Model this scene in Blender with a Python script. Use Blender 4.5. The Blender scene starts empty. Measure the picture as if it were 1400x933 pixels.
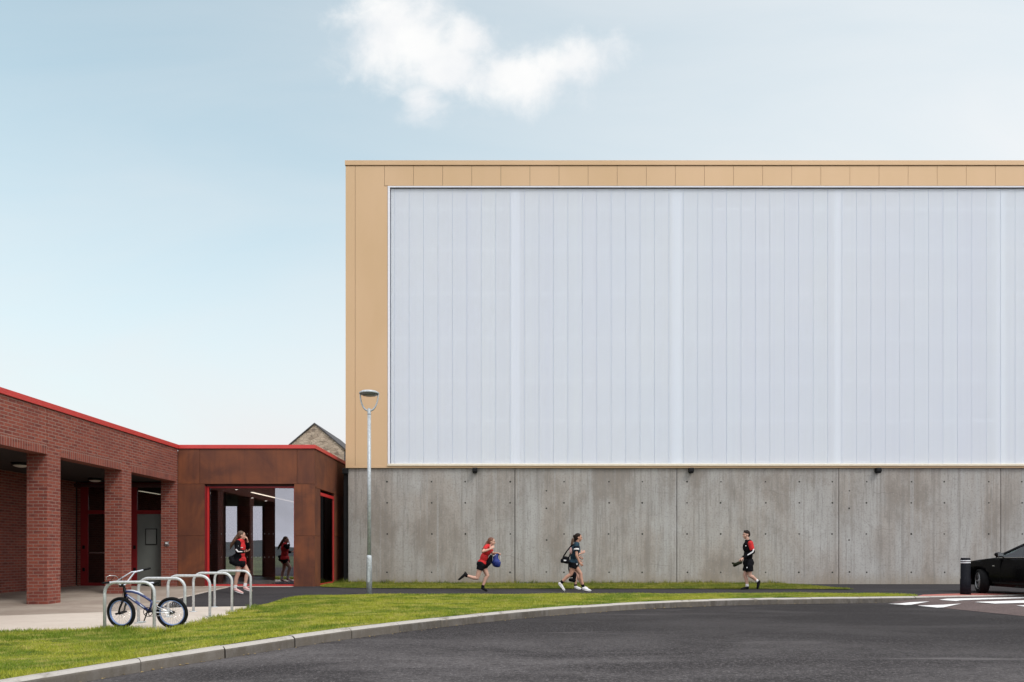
import bpy, bmesh, math, random
import numpy as np
from mathutils import Vector, Matrix
from mathutils.geometry import delaunay_2d_cdt

random.seed(7)
rng = np.random.default_rng(11)
scene = bpy.context.scene
col = scene.collection
R = math.radians

# ------------------------------------------------------------------ camera
EYE = 1.08            # eye height above the foot of the hall wall (z = 0)
F = 933.3             # focal length in photo pixels (24 mm on 36 mm, 1400 px wide)
CU, CV = 700.0, 756.0 # principal vanishing point in the photo
cam_d = bpy.data.cameras.new("camera")
cam = bpy.data.objects.new("camera", cam_d)
col.objects.link(cam)
cam.location = (0, 0, EYE)
cam.rotation_euler = (R(90), 0, 0)
cam_d.sensor_width = 36.0
cam_d.lens = 24.0
cam_d.shift_y = (CV - 466.5) / 1400.0
cam_d.clip_start = 0.05
cam_d.clip_end = 4000
scene.camera = cam

# ------------------------------------------------------------------ exposure
vs = scene.view_settings
vs.view_transform = 'Standard'
vs.look = 'None'
vs.exposure = 0.15
vs.gamma = 1.0
vs.use_curve_mapping = False
try:
    scene.cycles.max_bounces = 8
    scene.cycles.transparent_max_bounces = 12
    scene.cycles.caustics_reflective = False
    scene.cycles.caustics_refractive = False
    scene.cycles.sample_clamp_indirect = 4.0
    scene.cycles.use_denoising = True
except Exception:
    pass

# ------------------------------------------------------------------ sun + sky
SUN_EL, SUN_AZ = 50.0, 134.0      # azimuth clockwise from +Y (behind the camera, to the right)
sd = bpy.data.lights.new("sun", 'SUN')
sd.energy = 1.5
sd.angle = R(15)
sd.color = (1.0, 0.955, 0.89)
sun = bpy.data.objects.new("sun", sd)
col.objects.link(sun)
to_sun = Vector((math.sin(R(SUN_AZ)) * math.cos(R(SUN_EL)), math.cos(R(SUN_AZ)) * math.cos(R(SUN_EL)), math.sin(R(SUN_EL))))
sun.rotation_euler = to_sun.to_track_quat('Z', 'Y').to_euler()
sun.location = to_sun * 60


class NT:
    """small helper round a node tree"""
    def __init__(self, tree):
        self.t = tree
        tree.nodes.clear()

    def n(self, kind, **kw):
        nd = self.t.nodes.new(kind)
        for k, v in kw.items():
            setattr(nd, k, v)
        return nd

    def put(self, sock, v):
        if isinstance(v, bpy.types.NodeSocket):
            self.t.links.new(v, sock)
        else:
            if hasattr(sock.default_value, '__len__') and isinstance(v, (int, float)):
                v = (v,) * len(sock.default_value)
            if hasattr(sock.default_value, '__len__') and len(sock.default_value) == 4 and len(v) == 3:
                v = (*v, 1.0)
            sock.default_value = v

    def m(self, op, a, b=0.0, c=0.0, clamp=False):
        nd = self.n('ShaderNodeMath', operation=op, use_clamp=clamp)
        self.put(nd.inputs[0], a); self.put(nd.inputs[1], b); self.put(nd.inputs[2], c)
        return nd.outputs[0]

    def mix(self, f, a, b, blend='MIX'):
        nd = self.n('ShaderNodeMix', data_type='RGBA', blend_type=blend)
        self.put(nd.inputs[0], f); self.put(nd.inputs[6], a); self.put(nd.inputs[7], b)
        return nd.outputs[2]

    def ss(self, x, lo, hi, a=0.0, b=1.0):
        nd = self.n('ShaderNodeMapRange', interpolation_type='SMOOTHSTEP')
        self.put(nd.inputs[0], x); self.put(nd.inputs[1], lo); self.put(nd.inputs[2], hi)
        self.put(nd.inputs[3], a); self.put(nd.inputs[4], b)
        return nd.outputs[0]

    def noise(self, vec, scale, detail=4.0, rough=0.55, dist=0.0):
        nd = self.n('ShaderNodeTexNoise')
        if vec is not None:
            self.put(nd.inputs['Vector'], vec)
        nd.inputs['Scale'].default_value = scale
        nd.inputs['Detail'].default_value = detail
        nd.inputs['Roughness'].default_value = rough
        nd.inputs['Distortion'].default_value = dist
        return nd.outputs['Fac']

    def vmul(self, vec, s):
        nd = self.n('ShaderNodeVectorMath', operation='MULTIPLY')
        self.put(nd.inputs[0], vec); nd.inputs[1].default_value = s
        return nd.outputs[0]

    def comb(self, x, y, z):
        nd = self.n('ShaderNodeCombineXYZ')
        self.put(nd.inputs[0], x); self.put(nd.inputs[1], y); self.put(nd.inputs[2], z)
        return nd.outputs[0]


world = bpy.data.worlds.new("World")
scene.world = world
world.use_nodes = True
w = NT(world.node_tree)
sky = w.n('ShaderNodeTexSky', sky_type='NISHITA')
sky.sun_disc = False
sky.sun_elevation = R(SUN_EL)
sky.sun_rotation = R(SUN_AZ)
sky.air_density = 1.0
sky.dust_density = 1.4
sky.ozone_density = 1.2
tc = w.n('ShaderNodeTexCoord')
sep = w.n('ShaderNodeSeparateXYZ')
w.t.links.new(tc.outputs['Generated'], sep.inputs[0])
dx, dy, dz = sep.outputs
# thin high veil: whiter towards the horizon, to the right and behind
fy = w.m('MAXIMUM', dy, 0.05)
px = w.m('DIVIDE', dx, fy)
pz = w.m('DIVIDE', dz, fy)
el = w.m('MAXIMUM', dz, 0.0)
low = w.ss(el, 0.0, 0.56, 1.0, 0.0)
right = w.ss(dx, -0.55, 0.55, 0.0, 1.0)
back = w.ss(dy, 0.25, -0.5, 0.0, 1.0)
wisp = w.noise(w.comb(w.m('MULTIPLY', px, 0.9), w.m('MULTIPLY', pz, 3.2), 0.3), 1.6, 6.0, 0.55, 0.6)
wisp2 = w.noise(w.vmul(tc.outputs['Generated'], (1.0, 1.0, 2.2)), 2.3, 5.0, 0.55, 0.4)
veil = w.m('ADD', w.m('ADD', w.m('MULTIPLY', low, 0.62), w.m('MULTIPLY', right, 0.36)),
           w.m('ADD', w.m('MULTIPLY', back, 0.4), w.m('MULTIPLY', w.m('SUBTRACT', wisp, 0.5), 0.32)))
veil = w.m('ADD', veil, 0.40, clamp=True)
SKYW = 8.6
base = w.mix(veil, w.mix(1.0, sky.outputs[0], (2.27, 2.82, 2.14), 'MULTIPLY'), w.mix(right, (7.65, 7.7, 7.8), (8.35, 8.4, 8.5)))


# one fair-weather cloud high over the hall
def blob_mask(cx, cy, rx, ry, rot=0.0):
    a = w.m('SUBTRACT', px, (cx - CU) / F)
    b = w.m('SUBTRACT', pz, (CV - cy) / F)
    c, s = math.cos(rot), math.sin(rot)
    a2 = w.m('ADD', w.m('MULTIPLY', a, c), w.m('MULTIPLY', b, s))
    b2 = w.m('SUBTRACT', w.m('MULTIPLY', b, c), w.m('MULTIPLY', a, s))
    a2 = w.m('DIVIDE', a2, rx / F)
    b2 = w.m('DIVIDE', b2, ry / F)
    d = w.m('SQRT', w.m('ADD', w.m('MULTIPLY', a2, a2), w.m('MULTIPLY', b2, b2)))
    return w.m('SUBTRACT', 1.0, d)


cl = None
for args in [(545, 52, 106, 92, -0.2), (610, 86, 112, 62, -0.25), (700, 104, 104, 52, -0.1),
             (778, 86, 92, 42, 0.2), (580, 140, 44, 36, 0.0), (640, 55, 65, 45, 0.0)]:
    mk = blob_mask(*args)
    cl = mk if cl is None else w.m('MAXIMUM', cl, mk)
pvec = w.comb(px, pz, 0.0)
nz = w.noise(pvec, 7.0, 9.0, 0.62, 0.5)
nz2 = w.noise(pvec, 22.0, 6.0, 0.6, 0.3)
dens = w.m('ADD', cl, w.m('ADD', w.m('MULTIPLY', w.m('SUBTRACT', nz, 0.5), 1.7), w.m('MULTIPLY', w.m('SUBTRACT', nz2, 0.5), 1.0)))
cloud = w.m('MULTIPLY', w.ss(dens, -0.20, 0.86), w.ss(dy, 0.1, 0.3))
shade = w.ss(w.noise(pvec, 11.0, 5.0, 0.55, 0.4), 0.3, 0.7)
cloudcol = w.mix(shade, (8.3, 8.4, 8.55), (9.2, 9.15, 9.05))
skyc = w.mix(w.m('MULTIPLY', cloud, 0.93), base, cloudcol)
# unseen sky behind the camera brightened to light the walls facing it
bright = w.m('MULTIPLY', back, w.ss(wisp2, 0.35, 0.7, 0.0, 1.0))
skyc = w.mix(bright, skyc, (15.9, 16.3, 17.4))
# added brightness overhead, out of view, to light level surfaces
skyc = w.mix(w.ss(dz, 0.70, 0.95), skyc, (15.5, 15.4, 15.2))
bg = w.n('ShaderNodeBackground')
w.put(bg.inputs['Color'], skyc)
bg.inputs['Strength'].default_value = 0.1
wo = w.n('ShaderNodeOutputWorld')
w.t.links.new(bg.outputs[0], wo.inputs['Surface'])

# ------------------------------------------------------------------ materials
MATS = {}


def new_mat(name):
    m = bpy.data.materials.new(name)
    m.use_nodes = True
    MATS[name] = m
    t = NT(m.node_tree)
    out = t.n('ShaderNodeOutputMaterial')
    return m, t, out


def principled(t, out, color=(0.5,) * 3, rough=0.6, metal=0.0, spec=0.5, normal=None, coat=0.0):
    p = t.n('ShaderNodeBsdfPrincipled')
    t.put(p.inputs['Base Color'], color)
    t.put(p.inputs['Roughness'], rough)
    t.put(p.inputs['Metallic'], metal)
    p.inputs['Specular IOR Level'].default_value = spec
    p.inputs['Coat Weight'].default_value = coat
    if normal is not None:
        t.t.links.new(normal, p.inputs['Normal'])
    if out is not None:
        t.t.links.new(p.outputs[0], out.inputs['Surface'])
    return p


def bump(t, h, strength=0.3, dist=0.01):
    b = t.n('ShaderNodeBump')
    b.inputs['Strength'].default_value = strength
    b.inputs['Distance'].default_value = dist
    t.put(b.inputs['Height'], h)
    return b.outputs[0]


def simple(name, color, rough=0.6, metal=0.0, var=0.12, scale=14.0, spec=0.4, coat=0.0, bstr=0.0, stretch=(1, 1, 1)):
    m, t, out = new_mat(name)
    tc = t.n('ShaderNodeTexCoord')
    v = t.vmul(tc.outputs['Object'], stretch)
    nz = t.noise(v, scale, 5.0)
    lo = tuple(c * (1 - var) for c in color)
    hi = tuple(min(1, c * (1 + var)) for c in color)
    c = t.mix(t.ss(nz, 0.3, 0.7), lo, hi)
    r = t.m('ADD', rough - 0.05, t.m('MULTIPLY', nz, 0.1))
    nm = bump(t, t.noise(v, scale * 6, 3.0), bstr, 0.004) if bstr else None
    principled(t, out, c, r, metal, spec, nm, coat)
    return m


def brick_mat(name, soldier=False):
    m, t, out = new_mat(name)
    uv = t.n('ShaderNodeUVMap')
    mp = t.n('ShaderNodeMapping')
    t.t.links.new(uv.outputs[0], mp.inputs['Vector'])
    if soldier:
        mp.inputs['Rotation'].default_value = (0, 0, R(90))
        mp.inputs['Location'].default_value = (-3.2825, 0, 0)
    b = t.n('ShaderNodeTexBrick')
    t.t.links.new(mp.outputs[0], b.inputs['Vector'])
    b.inputs['Scale'].default_value = 1.0
    b.inputs['Brick Width'].default_value = 0.225
    b.inputs['Row Height'].default_value = 0.075
    b.inputs['Mortar Size'].default_value = 0.009
    b.inputs['Mortar Smooth'].default_value = 0.2
    b.inputs['Bias'].default_value = -0.1
    b.offset = 0.0 if soldier else 0.5
    b.inputs['Color1'].default_value = (0.33, 0.090, 0.060, 1)
    b.inputs['Color2'].default_value = (0.20, 0.050, 0.040, 1)
    b.inputs['Mortar'].default_value = (0.33, 0.22, 0.18, 1)
    n1 = t.noise(uv.outputs[0], 0.9, 4.0)
    n2 = t.noise(uv.outputs[0], 46.0, 3.0)
    n3 = t.noise(t.vmul(uv.outputs[0], (3.6, 11.0, 1.0)), 1.0, 2.0, 0.5)
    c = t.mix(t.ss(n1, 0.35, 0.7, 0.0, 0.4), b.outputs['Color'], (0.19, 0.062, 0.05))
    burnt = t.m('MULTIPLY', t.ss(n3, 0.56, 0.68, 0.0, 0.6), t.m('SUBTRACT', 1.0, b.outputs['Fac']))
    c = t.mix(burnt, c, (0.10, 0.036, 0.034))
    c = t.mix(t.ss(n3, 0.26, 0.40, 0.35, 0.0), c, (0.36, 0.125, 0.08))
    c = t.mix(t.ss(n2, 0.3, 0.8, 0.0, 0.35), c, (0.13, 0.04, 0.035))
    fac = t.m('SUBTRACT', 1.0, b.outputs['Fac'])
    h = t.m('ADD', fac, t.m('MULTIPLY', n2, 0.25))
    principled(t, out, c, 0.85, 0, 0.25, bump(t, h, 0.5, 0.006))
    return m


brick_mat("brick")
brick_mat("brick_soldier", True)


def concrete_mat():
    m, t, out = new_mat("board_concrete")
    tc = t.n('ShaderNodeTexCoord')
    o = tc.outputs['Object']
    geo = t.n('ShaderNodeNewGeometry')
    pos = geo.outputs['Position']
    fine = t.noise(t.vmul(pos, (16, 16, 1.1)), 1.0, 6.0, 0.68)
    board = t.noise(t.vmul(pos, (6.5, 6.5, 0.10)), 1.0, 3.0, 0.5)
    blot = t.noise(t.vmul(pos, (0.8, 0.8, 0.42)), 1.0, 7.0, 0.66, 0.15)
    warm = t.noise(t.vmul(pos, (0.8, 0.8, 0.3)), 1.0, 4.0, 0.5, 0.3)
    grain = t.noise(t.vmul(pos, (1, 1, 1)), 17.0, 5.0, 0.7)
    # pour lines: wavy near-level bands
    wav = t.noise(t.vmul(pos, (0.35, 0.35, 0.0)), 1.0, 3.0)
    sp = t.n('ShaderNodeSeparateXYZ'); t.t.links.new(pos, sp.inputs[0])
    band = t.m('ADD', sp.outputs[2], t.m('MULTIPLY', wav, 2.6))
    line = t.m('ABSOLUTE', t.m('SUBTRACT', t.m('FRACT', t.m('MULTIPLY', band, 0.8)), 0.5))
    pour = t.m('MULTIPLY', t.ss(line, 0.0, 0.018, 1.0, 0.0), t.ss(t.noise(t.vmul(pos, (0.5, 0.5, 0.5)), 1.0, 2.0), 0.48, 0.68))
    c = t.mix(t.ss(warm, 0.35, 0.65), (0.405, 0.395, 0.382), (0.395, 0.358, 0.325))
    c = t.mix(t.ss(blot, 0.45, 0.66, 0.0, 0.75), c, (0.225, 0.192, 0.162))
    c = t.mix(t.ss(blot, 0.34, 0.46, 0.75, 0.0), c, (0.48, 0.475, 0.465))
    c = t.mix(t.ss(board, 0.50, 0.68, 0.0, 0.5), c, (0.23, 0.21, 0.193))
    c = t.mix(t.ss(board, 0.30, 0.42, 0.5, 0.0), c, (0.43, 0.43, 0.43))
    c = t.mix(t.ss(fine, 0.50, 0.70, 0.0, 0.6), c, (0.20, 0.188, 0.176))
    c = t.mix(t.m('MULTIPLY', pour, 0.4), c, (0.14, 0.125, 0.115))
    c = t.mix(t.ss(grain, 0.50, 0.66, 0.0, 0.55), c, (0.22, 0.21, 0.20))
    c = t.mix(t.ss(grain, 0.3, 0.45, 0.35, 0.0), c, (0.48, 0.47, 0.46))
    # rising damp staining with an edge of its own near the ground
    stain = t.ss(t.m('ADD', sp.outputs[2], t.m('MULTIPLY', fine, 0.7)), 0.30, 0.85, 0.55, 0.0)
    c = t.mix(stain, c, (0.29, 0.24, 0.175))
    oi = t.n('ShaderNodeObjectInfo')
    c = t.mix(t.m('MULTIPLY', oi.outputs['Random'], 0.28), c, (0.25, 0.235, 0.22))
    h = t.m('ADD', t.m('MULTIPLY', board, 0.7), t.m('MULTIPLY', fine, 0.5))
    principled(t, out, c, 0.8, 0, 0.3, bump(t, h, 0.35, 0.012))


concrete_mat()
simple("tie_hole", (0.035, 0.033, 0.03), 0.9, 0, 0.2)


def gold_mat():
    m, t, out = new_mat("gold_cladding")
    geo = t.n('ShaderNodeNewGeometry')
    oi = t.n('ShaderNodeObjectInfo')
    n1 = t.noise(t.vmul(geo.outputs['Position'], (0.4, 0.4, 0.16)), 1.0, 4.0)
    c = t.mix(t.ss(n1, 0.3, 0.7), (0.595, 0.402, 0.225), (0.645, 0.440, 0.262))
    c = t.mix(t.m('MULTIPLY', oi.outputs['Random'], 0.18), c, (0.57, 0.39, 0.24))
    principled(t, out, c, 0.48, 0.15, 0.45)


gold_mat()
simple("dark_joint", (0.05, 0.035, 0.025), 0.8)
simple("cream_trim", (0.74, 0.66, 0.52), 0.45, 0.0, 0.05)
simple("joint_grey", (0.50, 0.54, 0.64), 0.6, 0, 0.05)
simple("pale_trim", (0.80, 0.80, 0.86), 0.4, 0.0, 0.03)


def poly_mat():
    m, t, out = new_mat("polycarbonate")
    geo = t.n('ShaderNodeNewGeometry')
    oi = t.n('ShaderNodeObjectInfo')
    pos = geo.outputs['Position']
    rib = t.noise(t.vmul(pos, (30, 1, 0.05)), 1.0, 3.0, 0.6)
    big = t.noise(t.vmul(pos, (0.22, 1, 0.2)), 1.0, 3.0, 0.5, 0.3)
    c = t.mix(t.ss(big, 0.3, 0.7), (0.90, 0.945, 1.0), (0.93, 0.965, 1.0))
    c = t.mix(t.m('MULTIPLY', oi.outputs['Random'], 0.45), c, (0.885, 0.91, 0.99))
    c = t.mix(t.ss(rib, 0.42, 0.72, 0.0, 0.35), c, (0.83, 0.86, 0.97))
    p = principled(t, None, c, 0.32, 0, 0.6, bump(t, rib, 0.05, 0.01), 1.0)
    p.inputs['Coat Roughness'].default_value = 0.3
    p.inputs['Coat IOR'].default_value = 1.6
    tr = t.n('ShaderNodeBsdfTransparent')
    tr.inputs[0].default_value = (0.93, 0.96, 1.0, 1)
    mx = t.n('ShaderNodeMixShader')
    mx.inputs[0].default_value = 0.44
    t.t.links.new(p.outputs[0], mx.inputs[1]); t.t.links.new(tr.outputs[0], mx.inputs[2])
    t.t.links.new(mx.outputs[0], out.inputs['Surface'])


poly_mat()
simple("white_steel", (0.95, 0.95, 0.95), 0.5, 0, 0.02)
simple("grey_lining", (0.31, 0.39, 0.54), 0.7, 0, 0.08, 0.6)
simple("roof_grey", (0.22, 0.22, 0.23), 0.8)
simple("hall_interior", (0.45, 0.45, 0.45), 0.8)


def corten_mat():
    m, t, out = new_mat("corten")
    geo = t.n('ShaderNodeNewGeometry')
    oi = t.n('ShaderNodeObjectInfo')
    pos = geo.outputs['Position']
    off = t.n('ShaderNodeVectorMath', operation='ADD')
    t.t.links.new(pos, off.inputs[0])
    t.t.links.new(t.comb(t.m('MULTIPLY', oi.outputs['Random'], 37.0), 0.0, t.m('MULTIPLY', oi.outputs['Random'], 11.0)), off.inputs[1])
    pv = off.outputs[0]
    a = t.noise(t.vmul(pv, (0.9, 0.9, 0.9)), 1.0, 6.0, 0.6, 0.6)
    s = t.noise(t.vmul(pv, (9, 9, 0.6)), 1.0, 4.0, 0.6)
    g = t.noise(pv, 70.0, 3.0)
    c = t.mix(t.ss(a, 0.3, 0.7), (0.098, 0.036, 0.024), (0.24, 0.078, 0.032))
    c = t.mix(t.ss(s, 0.45, 0.75, 0.0, 0.5), c, (0.085, 0.034, 0.024))
    c = t.mix(t.ss(s, 0.2, 0.4, 0.35, 0.0), c, (0.25, 0.09, 0.036))
    c = t.mix(t.ss(g, 0.5, 0.8, 0.0, 0.3), c, (0.07, 0.028, 0.02))
    c = t.mix(t.m('MULTIPLY', oi.outputs['Random'], 0.4), c, (0.12, 0.043, 0.027))
    principled(t, out, c, 0.72, 0.0, 0.35, bump(t, g, 0.15, 0.004))


corten_mat()
simple("red_paint", (0.55, 0.035, 0.035), 0.38, 0, 0.05, 3.0)
simple("red_coping", (0.58, 0.055, 0.05), 0.42, 0, 0.05, 2.0)
simple("shaded_red_paint", (0.22, 0.015, 0.018), 0.45, 0, 0.06)  # darker copy of the red, with shade put into its colour
simple("black_metal", (0.008, 0.008, 0.009), 0.45, 0, 0.2, spec=0.2)
simple("black_rubber", (0.008, 0.008, 0.009), 0.75, 0, 0.25, 40, 0.15)
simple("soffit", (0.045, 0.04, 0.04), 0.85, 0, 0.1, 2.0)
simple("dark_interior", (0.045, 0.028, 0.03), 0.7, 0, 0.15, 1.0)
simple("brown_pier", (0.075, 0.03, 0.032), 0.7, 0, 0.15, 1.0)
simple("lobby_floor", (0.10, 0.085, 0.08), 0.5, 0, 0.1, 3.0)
simple("grey_door", (0.15, 0.165, 0.155), 0.5, 0, 0.05, 2.0)
simple("paper", (0.75, 0.73, 0.68), 0.7, 0, 0.1, 30)
simple("print_ink", (0.16, 0.16, 0.16), 0.7, 0, 0.1, 30)
simple("brushed_metal", (0.55, 0.56, 0.58), 0.35, 0.9, 0.06, 10)
simple("galvanised", (0.56, 0.585, 0.60), 0.5, 0.35, 0.14, 26, 0.5)
simple("lamp_metal", (0.46, 0.50, 0.53), 0.5, 0.25, 0.16, 18, 0.5)
simple("lamp_glass", (0.20, 0.21, 0.22), 0.15, 0, 0.1, 10, 0.6)
simple("slate", (0.07, 0.065, 0.07), 0.8, 0, 0.25, 3.0)
simple("white_paint", (0.80, 0.80, 0.80), 0.6, 0, 0.05, 20)
simple("white_band", (0.78, 0.80, 0.84), 0.4, 0, 0.04, 20)


def glass_mat(name, base_refl, tint, gl=(1, 1, 1), rough=0.0):
    m, t, out = new_mat(name)
    fr = t.n('ShaderNodeFresnel'); fr.inputs[0].default_value = 1.5
    f = t.m('ADD', t.m('MULTIPLY', fr.outputs[0], 1.6), base_refl, clamp=True)
    tr = t.n('ShaderNodeBsdfTransparent'); t.put(tr.inputs[0], tint)
    g = t.n('ShaderNodeBsdfGlossy'); t.put(g.inputs['Color'], gl); g.inputs['Roughness'].default_value = rough
    mx = t.n('ShaderNodeMixShader')
    t.put(mx.inputs[0], f)
    t.t.links.new(tr.outputs[0], mx.inputs[1]); t.t.links.new(g.outputs[0], mx.inputs[2])
    t.t.links.new(mx.outputs[0], out.inputs['Surface'])


glass_mat("clear_glass", 0.02, (0.90, 0.90, 0.93))
glass_mat("mirror_glass", 0.26, (0.5, 0.5, 0.52), (0.92, 0.92, 1.0))
glass_mat("dark_glass", 0.04, (0.22, 0.23, 0.23))
glass_mat("car_glass", 0.03, (0.35, 0.45, 0.41))
glass_mat("tinted_glass", 0.05, (0.45, 0.46, 0.46))


def emit_mat(name, color, s):
    m, t, out = new_mat(name)
    e = t.n('ShaderNodeEmission'); t.put(e.inputs[0], color); e.inputs[1].default_value = s
    t.t.links.new(e.outputs[0], out.inputs['Surface'])


emit_mat("lit_tube", (1.0, 0.86, 0.66), 1.6)
emit_mat("spot_lens", (1.0, 0.92, 0.8), 2.2)


def asphalt_mat(name, ca, cb, cc, agg=0.5, tyre=0.0):
    m, t, out = new_mat(name)
    geo = t.n('ShaderNodeNewGeometry')
    pos = geo.outputs['Position']
    g1 = t.noise(pos, 42.0, 4.0, 0.75)
    g2 = t.noise(pos, 17.0, 5.0, 0.75)
    big = t.noise(t.vmul(pos, (0.22, 0.5, 1)), 1.0, 6.0, 0.62, 0.5)
    med = t.noise(t.vmul(pos, (0.9, 1.6, 1)), 1.0, 5.0, 0.6, 0.3)
    vor = t.n('ShaderNodeTexVoronoi'); t.t.links.new(pos, vor.inputs['Vector']); vor.inputs['Scale'].default_value = 70.0
    c = t.mix(t.ss(big, 0.38, 0.62), ca, cb)
    c = t.mix(t.ss(med, 0.4, 0.75, 0.0, 0.45), c, cc)
    c = t.mix(t.ss(g1, 0.50, 0.66, 0.0, agg), c, tuple(min(1, x * 2.3) for x in cb))
    c = t.mix(t.ss(g2, 0.35, 0.52, agg, 0.0), c, tuple(x * 0.45 for x in ca))
    if tyre:
        sy = t.n('ShaderNodeSeparateXYZ'); t.t.links.new(pos, sy.inputs[0])
        far_mask = t.m('ADD', t.m('ADD', sy.outputs[1], t.m('MULTIPLY', sy.outputs[0], 0.35)), t.m('MULTIPLY', t.m('SUBTRACT', big, 0.5), 9.0))
        c = t.mix(t.ss(far_mask, 7.5, 13.0, 0.0, 0.62), c, tuple(x * 0.62 for x in ca))  # darker towards the far right, with a noisy edge
        st = t.noise(t.vmul(pos, (0.18, 1.5, 1)), 1.0, 4.0, 0.55, 0.9)
        c = t.mix(t.ss(st, 0.58, 0.78, 0.0, tyre), c, tuple(x * 1.55 for x in cb))
    h = t.m('ADD', vor.outputs['Distance'], t.m('MULTIPLY', g1, 0.6))
    principled(t, out, c, 0.92, 0, 0.12, bump(t, h, 0.55, 0.006))


asphalt_mat("road_asphalt", (0.036, 0.033, 0.0345), (0.106, 0.098, 0.100), (0.030, 0.027, 0.028), 0.55, 0.75)
asphalt_mat("path_asphalt", (0.036, 0.034, 0.037), (0.050, 0.047, 0.050), (0.034, 0.032, 0.034), 0.45)
asphalt_mat("table_asphalt", (0.105, 0.080, 0.078), (0.13, 0.10, 0.097), (0.10, 0.078, 0.075), 0.35)
asphalt_mat("red_tactile", (0.40, 0.13, 0.11), (0.46, 0.17, 0.14), (0.36, 0.12, 0.11), 0.2)


def paving_mat(name, c1, c2, c3):
    m, t, out = new_mat(name)
    geo = t.n('ShaderNodeNewGeometry')
    pos = geo.outputs['Position']
    a = t.noise(t.vmul(pos, (0.5, 0.8, 1)), 1.0, 6.0, 0.62, 0.7)
    b = t.noise(pos, 6.0, 5.0)
    g = t.noise(pos, 60.0, 3.0)
    c = t.mix(t.ss(a, 0.35, 0.68), c1, c2)
    c = t.mix(t.ss(b, 0.45, 0.8, 0.0, 0.4), c, c3)
    c = t.mix(t.ss(g, 0.5, 0.75, 0.0, 0.25), c, c3)
    principled(t, out, c, 0.85, 0, 0.3, bump(t, g, 0.25, 0.004))


paving_mat("pale_slab", (0.56, 0.49, 0.43), (0.61, 0.55, 0.49), (0.45, 0.385, 0.33))
paving_mat("worn_paving", (0.31, 0.255, 0.215), (0.42, 0.36, 0.305), (0.20, 0.16, 0.13))


def kerb_mat():
    m, t, out = new_mat("kerb_concrete")
    geo = t.n('ShaderNodeNewGeometry')
    pos = geo.outputs['Position']
    a = t.noise(pos, 2.2, 6.0, 0.65, 0.6)
    b = t.noise(t.vmul(pos, (7, 7, 2.0)), 1.0, 5.0, 0.65)
    g = t.noise(pos, 55.0, 3.0)
    isl = geo.outputs['Random Per Island']
    c = t.mix(t.ss(a, 0.35, 0.7), (0.16, 0.148, 0.135), (0.075, 0.066, 0.058))
    c = t.mix(t.ss(b, 0.40, 0.62, 0.0, 0.85), c, (0.075, 0.064, 0.052))
    c = t.mix(t.m('MULTIPLY', isl, 0.55), c, (0.20, 0.175, 0.145))
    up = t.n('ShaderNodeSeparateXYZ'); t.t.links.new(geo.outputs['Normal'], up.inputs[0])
    c = t.mix(t.ss(up.outputs[2], 0.55, 0.75, 0.0, 0.85), c, (0.46, 0.435, 0.405))  # light catching the top and chamfer painted in, pale by slope
    c = t.mix(t.m('MULTIPLY', t.ss(a, 0.50, 0.68), t.ss(b, 0.42, 0.6)), c, (0.17, 0.15, 0.12))
    c = t.mix(t.ss(g, 0.5, 0.75, 0.0, 0.3), c, (0.2, 0.19, 0.18))
    principled(t, out, c, 0.85, 0, 0.3, bump(t, g, 0.35, 0.006))


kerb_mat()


def grass_mats():
    for name, k in (("lawn_soil", 0.62), ("grass_blades", 1.0), ("verge_blades", 0.8)):
        m, t, out = new_mat(name)
        geo = t.n('ShaderNodeNewGeometry')
        pos = geo.outputs['Position']
        a = t.noise(t.vmul(pos, (0.55, 0.9, 0)), 1.0, 5.0, 0.62, 0.5)
        b = t.noise(t.vmul(pos, (2.4, 3.6, 0)), 1.0, 4.0, 0.6)
        g = t.noise(pos, 22.0, 4.0)
        green = (0.185 * k, 0.270 * k, 0.022 * k)
        lime = (0.385 * k, 0.41 * k, 0.044 * k)
        straw = (0.56 * k, 0.49 * k, 0.15 * k)
        dark = (0.07 * k, 0.125 * k, 0.018 * k)
        c = t.mix(t.ss(a, 0.42, 0.56), green, lime)
        c = t.mix(t.ss(b, 0.50, 0.66, 0.0, 0.75), c, straw)
        c = t.mix(t.ss(b, 0.30, 0.45, 0.8, 0.0), c, dark)
        if name == "lawn_soil":
            c = t.mix(t.ss(g, 0.35, 0.7, 0.0, 0.6), c, (0.05, 0.07, 0.012))
            principled(t, out, c, 0.9, 0, 0.2, bump(t, g, 0.5, 0.02))
        else:
            rnd = geo.outputs['Random Per Island']
            c = t.mix(t.ss(rnd, 0.0, 0.30, 0.5, 0.0), c, dark)
            c = t.mix(t.ss(rnd, 0.80, 1.0, 0.0, 0.6), c, straw)
            if name == "verge_blades":
                c = t.mix(0.25, c, (0.10, 0.085, 0.03))
            p = principled(t, None, c, 0.65, 0, 0.25)
            tl = t.n('ShaderNodeBsdfTranslucent'); t.put(tl.inputs[0], c)
            mx = t.n('ShaderNodeMixShader'); mx.inputs[0].default_value = 0.25
            t.t.links.new(p.outputs[0], mx.inputs[1]); t.t.links.new(tl.outputs[0], mx.inputs[2])
            t.t.links.new(mx.outputs[0], out.inputs['Surface'])


grass_mats()
simple("dry_leaf", (0.34, 0.24, 0.09), 0.8, 0, 0.4, 9)
simple("field", (0.10, 0.12, 0.05), 0.95, 0, 0.35, 0.05)
simple("hill_green", (0.045, 0.055, 0.05), 0.95, 0, 0.35, 0.02)


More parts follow.
